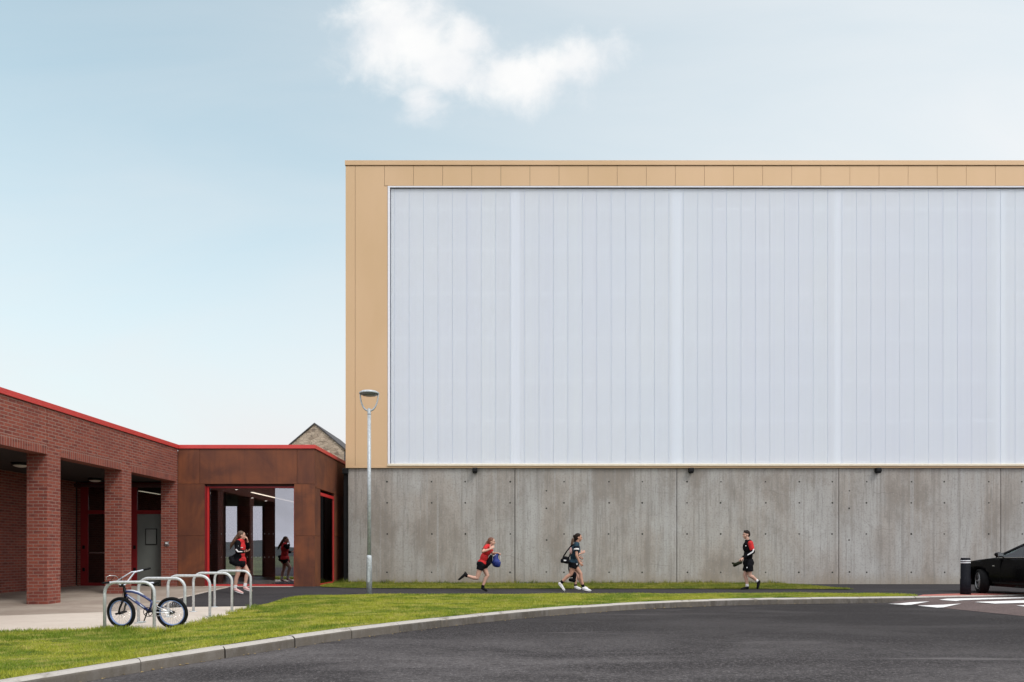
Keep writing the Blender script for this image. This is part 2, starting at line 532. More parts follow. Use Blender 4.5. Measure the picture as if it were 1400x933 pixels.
def stone_mat():
    m, t, out = new_mat("rubble_stone")
    uv = t.n('ShaderNodeUVMap')
    v = t.n('ShaderNodeTexVoronoi'); v.inputs['Scale'].default_value = 2.6
    t.t.links.new(t.vmul(uv.outputs[0], (1.0, 2.2, 1.0)), v.inputs['Vector'])
    e = t.n('ShaderNodeTexVoronoi', feature='DISTANCE_TO_EDGE'); e.inputs['Scale'].default_value = 2.6
    t.t.links.new(t.vmul(uv.outputs[0], (1.0, 2.2, 1.0)), e.inputs['Vector'])
    sx = t.n('ShaderNodeSeparateXYZ'); t.t.links.new(v.outputs['Color'], sx.inputs[0])
    c = t.mix(sx.outputs[0], (0.38, 0.30, 0.235), (0.56, 0.46, 0.37))
    c = t.mix(t.ss(sx.outputs[1], 0.75, 1.0, 0.0, 0.7), c, (0.16, 0.12, 0.10))
    c = t.mix(t.ss(e.outputs['Distance'], 0.0, 0.07, 0.75, 0.0), c, (0.15, 0.12, 0.10))
    principled(t, out, c, 0.9, 0, 0.2, bump(t, e.outputs['Distance'], 0.4, 0.05))


stone_mat()

# people, bags, bike, car
simple("skin", (0.56, 0.33, 0.25), 0.55, 0, 0.06, 10)
simple("skin_tanned", (0.50, 0.27, 0.19), 0.55, 0, 0.06, 10)
simple("hair_dark", (0.016, 0.010, 0.008), 0.6, 0, 0.5, 40, 0.15)
simple("hair_brown", (0.085, 0.045, 0.026), 0.5, 0, 0.45, 40)
simple("hair_auburn", (0.15, 0.055, 0.03), 0.5, 0, 0.4, 40)
simple("red_cloth", (0.52, 0.018, 0.02), 0.8, 0, 0.18, 9, bstr=0.3)
simple("black_cloth", (0.007, 0.007, 0.009), 0.85, 0, 0.4, 9, 0.08, bstr=0.3)
simple("teal_cloth", (0.020, 0.042, 0.062), 0.8, 0, 0.45, 5, 0.1, bstr=0.3)
simple("navy_cloth", (0.010, 0.013, 0.022), 0.8, 0, 0.25, 9, 0.1, bstr=0.3)
simple("blue_bag", (0.012, 0.028, 0.19), 0.6, 0, 0.3, 9, bstr=0.4)
simple("white_cloth", (0.74, 0.73, 0.74), 0.75, 0, 0.06, 12)
simple("pink_cloth", (0.68, 0.42, 0.40), 0.75, 0, 0.06, 12)
simple("olive_leather", (0.018, 0.020, 0.010), 0.7, 0, 0.4, 20, 0.1)
simple("eye", (0.02, 0.015, 0.012), 0.2)
simple("lips", (0.42, 0.16, 0.14), 0.5)
simple("bike_blue", (0.03, 0.05, 0.20), 0.3, 0, 0.1, 10, 0.5, 0.4)
simple("bike_white", (0.66, 0.70, 0.80), 0.3, 0, 0.06, 10, 0.5, 0.4)
simple("rim_blue", (0.20, 0.30, 0.56), 0.35, 0.1, 0.1, 10)
simple("chrome", (0.70, 0.71, 0.73), 0.2, 1.0, 0.05)
simple("car_paint", (0.002, 0.002, 0.0025), 0.22, 0, 0.1, 2.0, 0.14, 0.0)
simple("car_trim", (0.006, 0.006, 0.006), 0.6, spec=0.1)
simple("car_seat", (0.03, 0.03, 0.03), 0.8)
simple("alloy", (0.42, 0.43, 0.44), 0.35, 0.8, 0.06)
simple("tail_red", (0.35, 0.01, 0.01), 0.2, 0, 0.05)
simple("bollard_plastic", (0.008, 0.009, 0.014), 0.6, 0, 0.2, 12, 0.15)


# ------------------------------------------------------------------ object helpers
def tag(o, label=None, cat=None, group=None, kind=None):
    if label: o['label'] = label
    if cat: o['category'] = cat
    if group: o['group'] = group
    if kind: o['kind'] = kind
    return o


def empty(name, loc, label=None, cat=None, group=None, parent=None):
    o = bpy.data.objects.new(name, None)
    o.empty_display_size = 0.2
    col.objects.link(o)
    o.location = loc
    o.parent = parent
    tag(o, label, cat, group)
    return o


def world_base(p):
    b = Vector((0, 0, 0))
    while p is not None:
        b += p.location
        p = p.parent
    return b


def link_mesh(name, me, parent=None, smooth=False):
    o = bpy.data.objects.new(name, me)
    col.objects.link(o)
    o.parent = parent
    if smooth:
        me.polygons.foreach_set('use_smooth', [True] * len(me.polygons))
    return o


class MB:
    """collects faces in world coordinates and links them as ONE mesh"""
    def __init__(self):
        self.v = []; self.f = []; self.mi = []; self.sm = []

    def add(self, vs, fs, mi=0, smooth=False):
        k = len(self.v)
        self.v += [Vector(p) for p in vs]
        for f in fs:
            self.f.append([i + k for i in f]); self.mi.append(mi); self.sm.append(smooth)
        return self

    def box(self, x0, x1, y0, y1, z0, z1, mi=0):
        x0, x1 = min(x0, x1), max(x0, x1); y0, y1 = min(y0, y1), max(y0, y1); z0, z1 = min(z0, z1), max(z0, z1)
        vs = [(x0, y0, z0), (x1, y0, z0), (x1, y1, z0), (x0, y1, z0), (x0, y0, z1), (x1, y0, z1), (x1, y1, z1), (x0, y1, z1)]
        return self.add(vs, [(0, 3, 2, 1), (4, 5, 6, 7), (0, 1, 5, 4), (1, 2, 6, 5), (2, 3, 7, 6), (3, 0, 4, 7)], mi)

    def obox(self, c, ax, ay, az, mi=0):
        """oriented box: centre and three half-axis vectors"""
        c, ax, ay, az = Vector(c), Vector(ax), Vector(ay), Vector(az)
        vs = [c + sx * ax + sy * ay + sz * az for sz in (-1, 1) for sx, sy in ((-1, -1), (1, -1), (1, 1), (-1, 1))]
        return self.add(vs, [(0, 3, 2, 1), (4, 5, 6, 7), (0, 1, 5, 4), (1, 2, 6, 5), (2, 3, 7, 6), (3, 0, 4, 7)], mi)

    def cone(self, p0, p1, r0, r1=None, n=12, mi=0, caps=True):
        r1 = r0 if r1 is None else r1
        p0, p1 = Vector(p0), Vector(p1)
        d = (p1 - p0).normalized()
        a = d.orthogonal().normalized(); b = d.cross(a)
        k = len(self.v)
        for p, r in ((p0, r0), (p1, r1)):
            for i in range(n):
                t = 2 * math.pi * i / n
                self.v.append(p + (a * math.cos(t) + b * math.sin(t)) * r)
        for i in range(n):
            j = (i + 1) % n
            self.f.append([k + i, k + j, k + n + j, k + n + i]); self.mi.append(mi); self.sm.append(True)
        if caps:
            self.f.append([k + i for i in range(n)][::-1]); self.mi.append(mi); self.sm.append(False)
            self.f.append([k + n + i for i in range(n)]); self.mi.append(mi); self.sm.append(False)
        return self

    def tube(self, pts, r, n=10, mi=0, closed=False, caps=True):
        pts = [Vector(p) for p in pts]
        rs = r if isinstance(r, (list, tuple)) else [r] * len(pts)
        k = len(self.v); m = len(pts)
        a = None
        for i, p in enumerate(pts):
            q0 = pts[i - 1] if (i > 0 or closed) else p
            q1 = pts[(i + 1) % m] if (i < m - 1 or closed) else p
            d = (q1 - q0).normalized()
            if a is None:
                a = d.orthogonal().normalized()
            a = (a - d * a.dot(d)).normalized()
            b = d.cross(a)
            for j in range(n):
                t = 2 * math.pi * j / n
                self.v.append(p + (a * math.cos(t) + b * math.sin(t)) * rs[i])
        for i in range(m if closed else m - 1):
            i2 = (i + 1) % m
            for j in range(n):
                j2 = (j + 1) % n
                self.f.append([k + i * n + j, k + i * n + j2, k + i2 * n + j2, k + i2 * n + j]); self.mi.append(mi); self.sm.append(True)
        if caps and not closed:
            self.f.append([k + j for j in range(n)][::-1]); self.mi.append(mi); self.sm.append(False)
            self.f.append([k + (m - 1) * n + j for j in range(n)]); self.mi.append(mi); self.sm.append(False)
        return self

    def ell(self, c, r, frame=None, nu=14, nv=9, mi=0):
        c = Vector(c)
        r = (r, r, r) if isinstance(r, (int, float)) else r
        fr = frame or (Vector((1, 0, 0)), Vector((0, 1, 0)), Vector((0, 0, 1)))
        k = len(self.v)
        vs = []
        for i in range(1, nv):
            th = math.pi * i / nv
            for j in range(nu):
                ph = 2 * math.pi * j / nu
                vs.append(c + fr[0] * r[0] * math.sin(th) * math.cos(ph) + fr[1] * r[1] * math.sin(th) * math.sin(ph) + fr[2] * r[2] * math.cos(th))
        top = len(vs); vs.append(c + fr[2] * r[2]); vs.append(c - fr[2] * r[2])
        fs = []
        for i in range(nv - 2):
            for j in range(nu):
                j2 = (j + 1) % nu
                fs.append((i * nu + j, (i + 1) * nu + j, (i + 1) * nu + j2, i * nu + j2))
        for j in range(nu):
            j2 = (j + 1) % nu
            fs.append((top, j, j2)); fs.append((top + 1, (nv - 2) * nu + j2, (nv - 2) * nu + j))
        return self.add(vs, fs, mi, True)

    def lathe(self, c, prof, n=20, mi=0):
        """profile of (radius, height) round a vertical axis through c"""
        c = Vector(c); k = len(self.v); m = len(prof)
        for r, h in prof:
            for j in range(n):
                t = 2 * math.pi * j / n
                self.v.append(c + Vector((r * math.cos(t), r * math.sin(t), h)))
        for i in range(m - 1):
            for j in range(n):
                j2 = (j + 1) % n
                self.f.append([k + i * n + j, k + i * n + j2, k + (i + 1) * n + j2, k + (i + 1) * n + j]); self.mi.append(mi); self.sm.append(True)
        self.f.append([k + j for j in range(n)][::-1]); self.mi.append(mi); self.sm.append(False)
        self.f.append([k + (m - 1) * n + j for j in range(n)]); self.mi.append(mi); self.sm.append(False)
        return self

    def prism(self, poly, d, mi=0):
        """closed polygon of 3-D points pushed along vector d"""
        poly = [Vector(p) for p in poly]; d = Vector(d); n = len(poly)
        vs = poly + [p + d for p in poly]
        fs = [list(range(n))[::-1], [n + i for i in range(n)]] + [(i, (i + 1) % n, n + (i + 1) % n, n + i) for i in range(n)]
        return self.add(vs, fs, mi)

    def build(self, name, mats, parent=None, bevel=0.0, fix=True):
        if not isinstance(mats, (list, tuple)): mats = [mats]
        b = world_base(parent)
        me = bpy.data.meshes.new(name)
        me.from_pydata([tuple(p - b) for p in self.v], [], self.f)
        for mname in mats: me.materials.append(MATS[mname])
        me.polygons.foreach_set('material_index', self.mi)
        me.polygons.foreach_set('use_smooth', self.sm)
        if fix:
            bm = bmesh.new(); bm.from_mesh(me)
            bmesh.ops.recalc_face_normals(bm, faces=bm.faces)
            if bevel:
                ed = [e for e in bm.edges if len(e.link_faces) == 2 and e.calc_face_angle(0) > 0.6]
                bmesh.ops.bevel(bm, geom=ed, offset=bevel, segments=2, profile=0.5, affect='EDGES', clamp_overlap=True)
            bm.to_mesh(me); bm.free()
        box_uv(me, b)
        return link_mesh(name, me, parent)


def box_uv(me, base=Vector((0, 0, 0))):
    uvl = me.uv_layers.new(name="UVMap")
    co = me.vertices
    for p in me.polygons:
        n = p.normal
        ax = max(range(3), key=lambda i: abs(n[i]))
        for li in p.loop_indices:
            q = co[me.loops[li].vertex_index].co + base
            uvl.data[li].uv = (q.y, q.z) if ax == 0 else ((q.x, q.z) if ax == 1 else (q.x, q.y))


def copy_tree(o, parent=None):
    c = o.copy()
    col.objects.link(c)
    if parent is not None:
        c.parent = parent
    for ch in list(o.children):
        copy_tree(ch, c)
    return c


def sst(x, a, b):
    t = max(0.0, min(1.0, (x - a) / (b - a)))
    return t * t * (3 - 2 * t)


# ground: level in front of the hall, falling gently towards the camera on the left
def g(x, y):
    yy = max(5.0, min(21.2, y))
    return (0.035 - 0.0193 * (21.2 - yy)) * sst(-x, 2.0, 6.2)


def road_z(x, y):
    return g(x, y) - 0.13 + 0.118 * max(0.0, min(1.0, (x - 9.05) / 1.15))


def P(u, v, surf=g, off=0.0):
    """point of the ground surface seen at photo pixel (u, v)"""
    Z = 15.0
    for _ in range(60):
        x = (u - CU) * Z / F
        Z = (EYE - surf(x, Z) - off) * F / (v - CV)
    return Vector(((u - CU) * Z / F, Z, surf((u - CU) * Z / F, Z) + off))


def Q(u, v, Z):
    """point at depth Z behind photo pixel (u, v)"""
    return Vector(((u - CU) * Z / F, Z, EYE + (CV - v) * Z / F))


def inside(pts, poly):
    """vectorised point in polygon"""
    x, y = pts[:, 0], pts[:, 1]
    res = np.zeros(len(pts), bool)
    n = len(poly)
    for i in range(n):
        x0, y0 = poly[i]; x1, y1 = poly[(i + 1) % n]
        c = ((y0 > y) != (y1 > y)) & (x < (x1 - x0) * (y - y0) / (y1 - y0 + 1e-12) + x0)
        res ^= c
    return res


def sheet(name, poly, surf, off, mat, step=0.5, kind='structure', skirt=0.0):
    pts = []
    n = len(poly)
    for i in range(n):
        a, b = Vector(poly[i][:2]), Vector(poly[(i + 1) % n][:2])
        k = max(1, int((b - a).length / step))
        pts += [a.lerp(b, j / k) for j in range(k)]
    nb = len(pts)
    arr = np.array([tuple(p) for p in pts])
    lo, hi = arr.min(0), arr.max(0)
    gx, gy = np.meshgrid(np.arange(lo[0] + step / 2, hi[0], step), np.arange(lo[1] + step / 2, hi[1], step))
    gp = np.stack([gx.ravel(), gy.ravel()], 1)
    gp = gp[inside(gp, arr)]
    allp = pts + [Vector(p) for p in gp]
    vs, es, fs, *_ = delaunay_2d_cdt(allp, [], [list(range(nb))], 1, 1e-5)
    me = bpy.data.meshes.new(name)
    me.from_pydata([(p.x, p.y, surf(p.x, p.y) + off) for p in vs], [], fs)
    bm = bmesh.new(); bm.from_mesh(me)
    bmesh.ops.recalc_face_normals(bm, faces=bm.faces)
    if bm.faces and sum(f.normal.z for f in bm.faces) < 0:
        bmesh.ops.reverse_faces(bm, faces=bm.faces)
    if skirt:
        ed = [e for e in bm.edges if len(e.link_faces) == 1]
        r = bmesh.ops.extrude_edge_only(bm, edges=ed)
        for vv in [q for q in r['geom'] if isinstance(q, bmesh.types.BMVert)]:
            vv.co.z -= skirt
    bm.to_mesh(me); bm.free()
    me.materials.append(MATS[mat])
    box_uv(me)
    o = link_mesh(name, me)
    o['kind'] = kind
    return o

# ================================================================== THE SETTING
gm = MB(); gm.add([(-900, -900, -0.75), (900, -900, -0.75), (900, 900, -0.75), (-900, 900, -0.75)], [(0, 1, 2, 3)])
tag(gm.build("ground", "field"), kind='structure')

# low ring of distant hills
hm = MB()
N = 240
rows = [(330, -0.8), (420, None), (560, None), (760, -1.0)]
ring = []
for k, (r, h) in enumerate(rows):
    for i in range(N):
        a = 2 * math.pi * i / N
        hh = h
        if h is None:
            q = 5.2 + 2.0 * math.sin(3 * a + 0.6 + k) + 1.3 * math.sin(7 * a + 1.9 * k) + 0.9 * math.sin(17 * a + k) + random.uniform(-0.35, 0.35)
            hh = max(2.2, q) * (1.0 if k == 1 else 1.45)
        ring.append((r * math.cos(a), r * math.sin(a), hh))
fs = [(k * N + i, k * N + (i + 1) % N, (k + 1) * N + (i + 1) % N, (k + 1) * N + i) for k in range(3) for i in range(N)]
hm.add(ring, fs, 0, True)
tag(hm.build("hills", "hill_green"), kind='structure')

# kerb line (grass side), read off the photo
kpx = [(0, 931), (108, 911.9), (250, 893.5), (350, 878.5), (450, 863), (583, 847), (707, 834.6), (800, 828.2), (873, 823.6), (971, 820), (1057, 818.2), (1164, 817), (1225, 816.6), (1255, 816.1), (1310, 815.2), (1400, 813.8)]
kp = [P(u, v).xy for u, v in kpx]
d0 = (kp[0] - kp[1]).normalized()
pre = [kp[0] + d0 * s + Vector((-0.35, 0.0)) * (s * s * 0.02) for s in (16, 11, 7, 4, 2)]
d1 = (kp[-1] - kp[-3]).normalized()
post = [kp[-1] + d1 * s for s in (4, 12, 30)]
kl = [Vector(p) for p in pre + kp + post]


def resample(line, step):
    out = [line[0].copy()]
    acc = 0.0
    for a, b in zip(line, line[1:]):
        L = (b - a).length
        t = step - acc
        while t <= L:
            out.append(a.lerp(b, t / L)); t += step
        acc = (acc + L) % step if L + acc >= step else acc + L
    return out


def smooth_line(line, it=3):
    line = resample(line, 0.3)
    for _ in range(it * 8):
        line = [line[0]] + [(a + 2 * b + c) / 4 for a, b, c in zip(line, line[1:], line[2:])] + [line[-1]]
    return line


kl = smooth_line(kl)


def offset(line, d):
    out = []
    for i, p in enumerate(line):
        t = (line[min(i + 1, len(line) - 1)] - line[max(i - 1, 0)]).normalized()
        out.append(p + Vector((t.y, -t.x)) * d)
    return out


stones = resample(kl, 0.915)
km = MB()
for a, b in zip(stones, stones[1:]):
    t = (b - a).normalized(); nrm = Vector((t.y, -t.x))
    j = random.uniform(-0.004, 0.004); jz = random.uniform(-0.004, 0.004)
    sec = [(0, -0.4), (0, 0.016), (0.10, 0.016), (0.15, -0.012), (0.156, -0.03), (0.165, -0.4)]
    vs = []
    for e in (a + t * 0.004, b - t * 0.004):
        zz = g(e.x, e.y) + jz
        for d, h in sec:
            q = e + nrm * (d + j)
            vs.append((q.x, q.y, zz + h))
    m = len(sec)
    km.add(vs, [list(range(m))[::-1], list(range(m, 2 * m))] + [(i, (i + 1) % m, m + (i + 1) % m, m + i) for i in range(m)])
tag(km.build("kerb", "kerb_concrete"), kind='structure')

kin = offset(kl, 0.12)
kroad = offset(kl, 0.10)
road_poly = [tuple(p) for p in kroad] + [(46, -30), (-30, -30)]
sheet("road", road_poly, road_z, 0.0, "road_asphalt", 0.6)
# raised table of reddish asphalt at the crossing
TB = 9.1
tb_front = [p for p in kroad if p.x > TB]
table_poly = [(TB + 0.02, tb_front[0].y)] + [tuple(p) for p in tb_front if p.x < 30] + [(30, 11.5), (9.45, 12.3), (9.3, 14.0)]
sheet("raised_crossing", table_poly, road_z, 0.005, "table_asphalt", 0.15)

path_edge = [tuple(p) for p in offset(kl, 0.03)]
path_poly = path_edge + [(46, 24.2), (-5.9, 24.2), (-5.9, 21.26), (-14, 21.26), (-26, 21.26), (-26, 0)]
sheet("path", path_poly, g, 0.0, "path_asphalt", 0.6, skirt=0.25)

# paving under the canopy and the paler slab of the cycle stands
slab_front = [(-150, 868), (0, 865), (100, 863), (141, 862.4), (200, 864), (233, 865.5), (262, 857), (300, 846), (353, 829.6)]
slab_back = [(300, 830.4), (255, 830.9), (215, 833.2), (140, 838), (0, 843), (-150, 846)]
slab_poly = [tuple(P(u, v).xy) for u, v in slab_front + slab_back]
sheet("bike_slab", slab_poly, g, 0.012, "pale_slab", 0.3)
pv = [(-150, 846.1), (0, 843.1), (140, 838.1), (214.6, 833.3), (243, 819), (275, 811.5), (311, 803.6)]
pav_poly = [tuple(P(u, v).xy) for u, v in pv] + [(-9.0, 21.22), (-10.3, 21.22), (-13.75, 21.6), (-13.75, 9.0)]
sheet("paving", pav_poly, g, 0.008, "worn_paving", 0.4)
# pale edging strip between paving and path
em = MB()
ed = [P(u, v) for u, v in [(216, 832.6), (243, 819), (275, 811.5), (311, 803.6)]]
for a, b in zip(ed, ed[1:]):
    t = (b - a).normalized(); nr = Vector((t.y, -t.x, 0)) * 0.03
    em.prism([a - nr + Vector((0, 0, .0)), a + nr, b + nr, b - nr], (0, 0, 0.016))
tag(em.build("edging", "pale_slab"), kind='structure')
# threshold strip below the entrance glass
tm = MB(); tm.box(-9.5, -6.78, 20.98, 21.2, -0.05, 0.047)
tag(tm.build("threshold", "pale_slab"), kind='structure')

tact = [tuple(P(u, v).xy) for u, v in [(1262, 813.6), (1252, 816.0), (1310, 815.05), (1400, 813.7), (1500, 811.9), (1500, 810.4), (1400, 811.3), (1310, 811.9)]]
sheet("tactile_paving", tact, g, 0.006, "red_tactile", 0.3)

# white markings on the ramp and the zebra bars
mm = MB()


def marking(px, dx=0.0):
    sheet("road_marking", [tuple(P(u, v, road_z, 0.016).xy) for u, v in px], road_z, 0.016, "white_paint", 0.12)


marking([(1214, 825.6), (1238, 827.2), (1246, 826.9), (1271, 822.4), (1245, 823.6)])
marking([(1254.5, 828.2), (1281.5, 830.9), (1290, 830.5), (1314, 825.4), (1290, 827)])
marking([(1283.8, 820.1), (1307, 821.9), (1400, 818.0), (1520, 813.6), (1520, 812.4), (1386, 816.9)])
marking([(1333, 823.4), (1360, 825.4), (1400, 824.4), (1560, 820.5), (1560, 817.5), (1400, 820.9)])
marking([(1389.5, 828), (1402, 829.6), (1600, 826.4), (1600, 822.3)])

# lawn between kerb and path, verge along the wall
lawn_back = [(1252, 814.9), (1225, 813.2), (1190, 812.2), (1100, 812.2), (1000, 812.6), (900, 812.8), (800, 813.1), (650, 813.6), (520, 814.1), (440, 814.6), (418, 815.2), (400, 817.5), (385, 821), (366, 826.5)]
kg = [p for p in kl if p.x < P(1262, 816).x]
lawn_poly = [tuple(p) for p in kg] + [tuple(P(u, v).xy) for u, v in lawn_back + slab_front[::-1]] + [(-20, 9.0), (-26, 4.0)]
lawn_poly = [q for q in lawn_poly if q[0] > -27]
sheet("lawn", lawn_poly, g, 0.018, "lawn_soil", 0.4)
vg = [(437, 801.4), (440, 803.2), (470, 804.4), (520, 805), (650, 805.4), (800, 805.6), (1000, 805.7), (1100, 806), (1168, 806.6), (1140, 804.2), (1105, 801.3), (1075, 799.5)]
verge_poly = [tuple(P(u, v).xy) for u, v in vg] + [(9.0, 23.53), (-5.7, 23.53), (-6.12, 23.9)]
sheet("verge", verge_poly, g, 0.018, "lawn_soil", 0.4)


def gv(x, y):
    yy = np.clip(y, 5.0, 21.2)
    t = np.clip((-x - 2.0) / 4.2, 0, 1)
    return (0.035 - 0.0193 * (21.2 - yy)) * (t * t * (3 - 2 * t))


def blades(name, polys, mat, dens, hgt, wid, extra=None, bounds=None):
    X = []; H = []
    for poly in polys:
        arr = np.array(poly)
        lo, hi = arr.min(0), arr.max(0)
        if bounds is not None:
            lo = np.maximum(lo, bounds[0]); hi = np.minimum(hi, bounds[1])
        n = int((hi - lo).prod() * dens)
        p = lo + rng.random((n, 2)) * (hi - lo)
        p = p[inside(p, arr)]
        X.append(p)
        # clumps: taller and shorter patches
        s = 0.75 + 0.35 * np.sin(p[:, 0] * 2.1 + 1.3 * np.sin(p[:, 1] * 1.7)) * np.sin(p[:, 1] * 2.6 + p[:, 0] * 0.7)
        H.append(hgt * s * (0.5 + rng.random(len(p))))
    if extra is not None:
        for c, rad, n, h in extra:
            a = rng.random(n) * 2 * np.pi; r = rad * np.sqrt(rng.random(n))
            X.append(np.stack([c[0] + r * np.cos(a), c[1] + r * np.sin(a)], 1))
            H.append(h * (0.35 + rng.random(n) * 0.8))
    X = np.concatenate(X); H = np.concatenate(H)
    n = len(X)
    z = gv(X[:, 0], X[:, 1]) + 0.015
    a = rng.random(n) * 2 * np.pi
    wx = np.cos(a) * wid * 0.5; wy = np.sin(a) * wid * 0.5
    lean = rng.normal(0, 0.45, (n, 2)) * H[:, None]
    v = np.zeros((n, 3, 3), np.float32)
    v[:, 0] = np.stack([X[:, 0] - wx, X[:, 1] - wy, z], 1)
    v[:, 1] = np.stack([X[:, 0] + wx, X[:, 1] + wy, z], 1)
    v[:, 2] = np.stack([X[:, 0] + lean[:, 0], X[:, 1] + lean[:, 1], z + H], 1)
    me = bpy.data.meshes.new(name)
    me.vertices.add(3 * n); me.loops.add(3 * n); me.polygons.add(n)
    me.vertices.foreach_set('co', v.ravel())
    me.loops.foreach_set('vertex_index', np.arange(3 * n, dtype=np.int32))
    me.polygons.foreach_set('loop_start', np.arange(0, 3 * n, 3, dtype=np.int32))
    me.update(); me.validate()
    me.materials.append(MATS[mat])
    o = link_mesh(name, me)
    return o


hoopz = [10.86, 11.79, 12.72, 13.65, 14.58]
tufts = []
for u, v in [(141, 862.6), (150, 862.8), (158, 863), (172, 863.4), (182, 863.5), (196, 864), (211, 864.6), (228, 865.4), (240, 863.4), (249, 860.6), (258, 858), (268, 854.6), (285, 850), (296, 846.6), (318, 840), (330, 836), (345, 832)]:
    p = P(u, v)
    tufts.append(((p.x, p.y), 0.13, 130, 0.085))
for u in range(-20, 350, 8):
    v = np.interp(u, [-150, 0, 141, 200, 233, 262, 300, 353], [868, 865, 862.4, 864, 865.5, 857, 846, 829.6])
    p = P(u, v); tufts.append(((p.x, p.y), 0.09, 24, 0.055))
tag(blades("grass", [lawn_poly], "grass_blades", 2600, 0.036, 0.011, tufts, ((-12.5, 5.5), (11, 19))),
    "mown yellow green grass between the curving kerb and the tarmac path", "grass", kind='stuff')
vt = []
for u in range(436, 1075, 5):
    x = (u - CU) * 23.46 / F
    vt.append(((x, 23.43), 0.09, 34, 0.10 if random.random() < 0.7 else 0.17))
tag(blades("verge_grass", [verge_poly], "verge_blades", 1500, 0.05, 0.014, vt),
    "narrow strip of rough grass along the foot of the concrete wall", "grass", kind='stuff')

# dry leaf scraps in the gutter
lm = MB()
gut = resample([p for p in offset(kl, 0.2) if -9 < p.x < 9], 0.05)
for p in gut:
    if random.random() < 0.42:
        q = p + Vector((random.gauss(0.02, 0.05), random.gauss(0, 0.05)))
        z = road_z(q.x, q.y) + 0.008
        s = random.uniform(0.008, 0.026); a = random.random() * 6.28
        lm.add([(q.x + s * math.cos(a), q.y + s * math.sin(a), z), (q.x - s * 0.6 * math.sin(a), q.y + s * 0.6 * math.cos(a), z + 0.008),
                (q.x - s * math.cos(a), q.y - s * math.sin(a), z + 0.002), (q.x + s * 0.6 * math.sin(a), q.y - s * 0.6 * math.cos(a), z + 0.004)], [(0, 1, 2, 3)])
tag(lm.build("leaf_litter", "dry_leaf", fix=False), "dry yellow leaf scraps lying in the gutter along the kerb", "leaves", kind='stuff')

# ================================================================== SPORTS HALL
HY = 23.5
S = HY / F
hx = lambda u: (u - CU) * S
hz = lambda v: EYE + (CV - v) * S
hall = empty("sports_hall", (hx(473), HY, 0), "large sports hall with gold cladding, milky translucent panels and a concrete base", "building")
HX1 = 30.0
XL = hx(473)
# concrete base in cast bays
cb = [hx(475.5)] + [hx(704) + 5.58 * k for k in range(6)] + [HX1]
bayl = [(475, [528.9, 590, 636, 697.5, 503]), (704, [771.3, 832.6, 878.3, 747]), (925.5, [939.8, 985.7, 1047, 1092.8, 1138]), (1148, [1185, 1246.5, 1291.7, 1352.6, 1161.5]), (1369, [1397.8, 1459, 1505])]
for i in range(len(cb) - 1):
    m = MB()
    m.box(cb[i] + 0.013, cb[i + 1] - 0.013, HY + 0.02, HY + 0.35, -0.5, hz(640.5))
    for (u0, us) in bayl:
        if abs(hx(u0) - cb[i]) < 0.2:
            for u in us:
                rows = (671.2, 695.2, 738.6, 782.3) if u in (747, 1161.5, 503) else (658.8, 687.7, 730.3, 782.8)
                for v in rows:
                    x = hx(u) + random.uniform(-.01, .01); z = hz(v)
                    m.cone((x, HY + 0.024, z), (x, HY + 0.0185, z), random.uniform(0.024, 0.034), None, 12, 1)
    m.build("concrete_panel", ["board_concrete", "tie_hole"], hall)
MB().box(XL + 0.1, HX1 - 0.05, HY + 0.352, HY + 0.5, -0.4, hz(641)).build("joint_backing", "dark_joint", hall)
# gold frame
GY0 = HY - 0.045
m = MB()
zt, zc, zp = hz(221), hz(228), hz(255)
m.box(XL - 0.02, HX1, GY0 - 0.03, HY + 0.6, zc + 0.012, zt)
m.build("coping", "gold_cladding", hall, 0.006)
gx = [hx(526), ]
x = hx(526) + 0.9995
while x < HX1: gx.append(x); x += 0.9995
for a, b in zip(gx, gx[1:] + [HX1]):
    MB().box(a + 0.005, b - 0.005, GY0, GY0 + 0.04, zp, zc - 0.004).build("gold_panel", "gold_cladding", hall)
MB().box(XL, hx(486) - 0.005, GY0, GY0 + 0.04, hz(639), zc - 0.004).build("gold_panel", "gold_cladding", hall)
m = MB()
m.prism([(hx(486) + 0.005, GY0, hz(639)), (hx(530.2), GY0, hz(639)), (hx(530.2), GY0, zp - 0.02), (hx(526) - 0.005, GY0, zp - 0.02), (hx(526) - 0.005, GY0, zc - 0.004), (hx(486) + 0.005, GY0, zc - 0.004)], (0, 0.04, 0))
m.build("gold_panel", "gold_cladding", hall)
MB().box(XL + 0.01, hx(531), GY0 + 0.042, HY + 0.25, hz(639) - .004, zt - 0.02).box(hx(531) + .001, HX1, GY0 + 0.042, HY + 0.25, zp - 0.03, zt - 0.02).build("frame_backing", "dark_joint", hall)
# bright trims round the translucent wall
PX0, PZ0, PZ1 = hx(534.2), hz(634.5), hz(258.2)
MB().box(hx(530.6), HX1, GY0 - 0.02, GY0 + 0.03, hz(257.6), hz(255.9)).build("head_trim", "pale_trim", hall)
MB().box(hx(530.6), hx(533.6), GY0 - 0.02, GY0 + 0.03, hz(634.6), hz(257.7)).build("side_trim", "pale_trim", hall)
m = MB().prism([(hx(530.4), HY + 0.05, hz(633.6)), (hx(530.4), GY0 - 0.055, hz(635.4)), (hx(530.4), GY0 - 0.055, hz(637.6)), (hx(530.4), HY + 0.05, hz(637.6))], (HX1 - hx(530.4), 0, 0))
m.build("sill_trim", "cream_trim", hall)
MB().box(XL + 0.005, HX1, GY0 - 0.012, HY + 0.3, hz(640.3), hz(637.8)).build("drip_flashing", "gold_cladding", hall)
# translucent panels
px_ = [PX0, hx(539.7)]
while px_[-1] + 0.4967 < HX1: px_.append(px_[-1] + 0.4967)
for i, (a, b) in enumerate(zip(px_, px_[1:])):
    y0 = HY + 0.005
    m = MB()
    m.box(a + 0.0055, b - 0.0055, y0, y0 + 0.012, PZ0, PZ1)
    m.build("translucent_panel", "polycarbonate", hall)
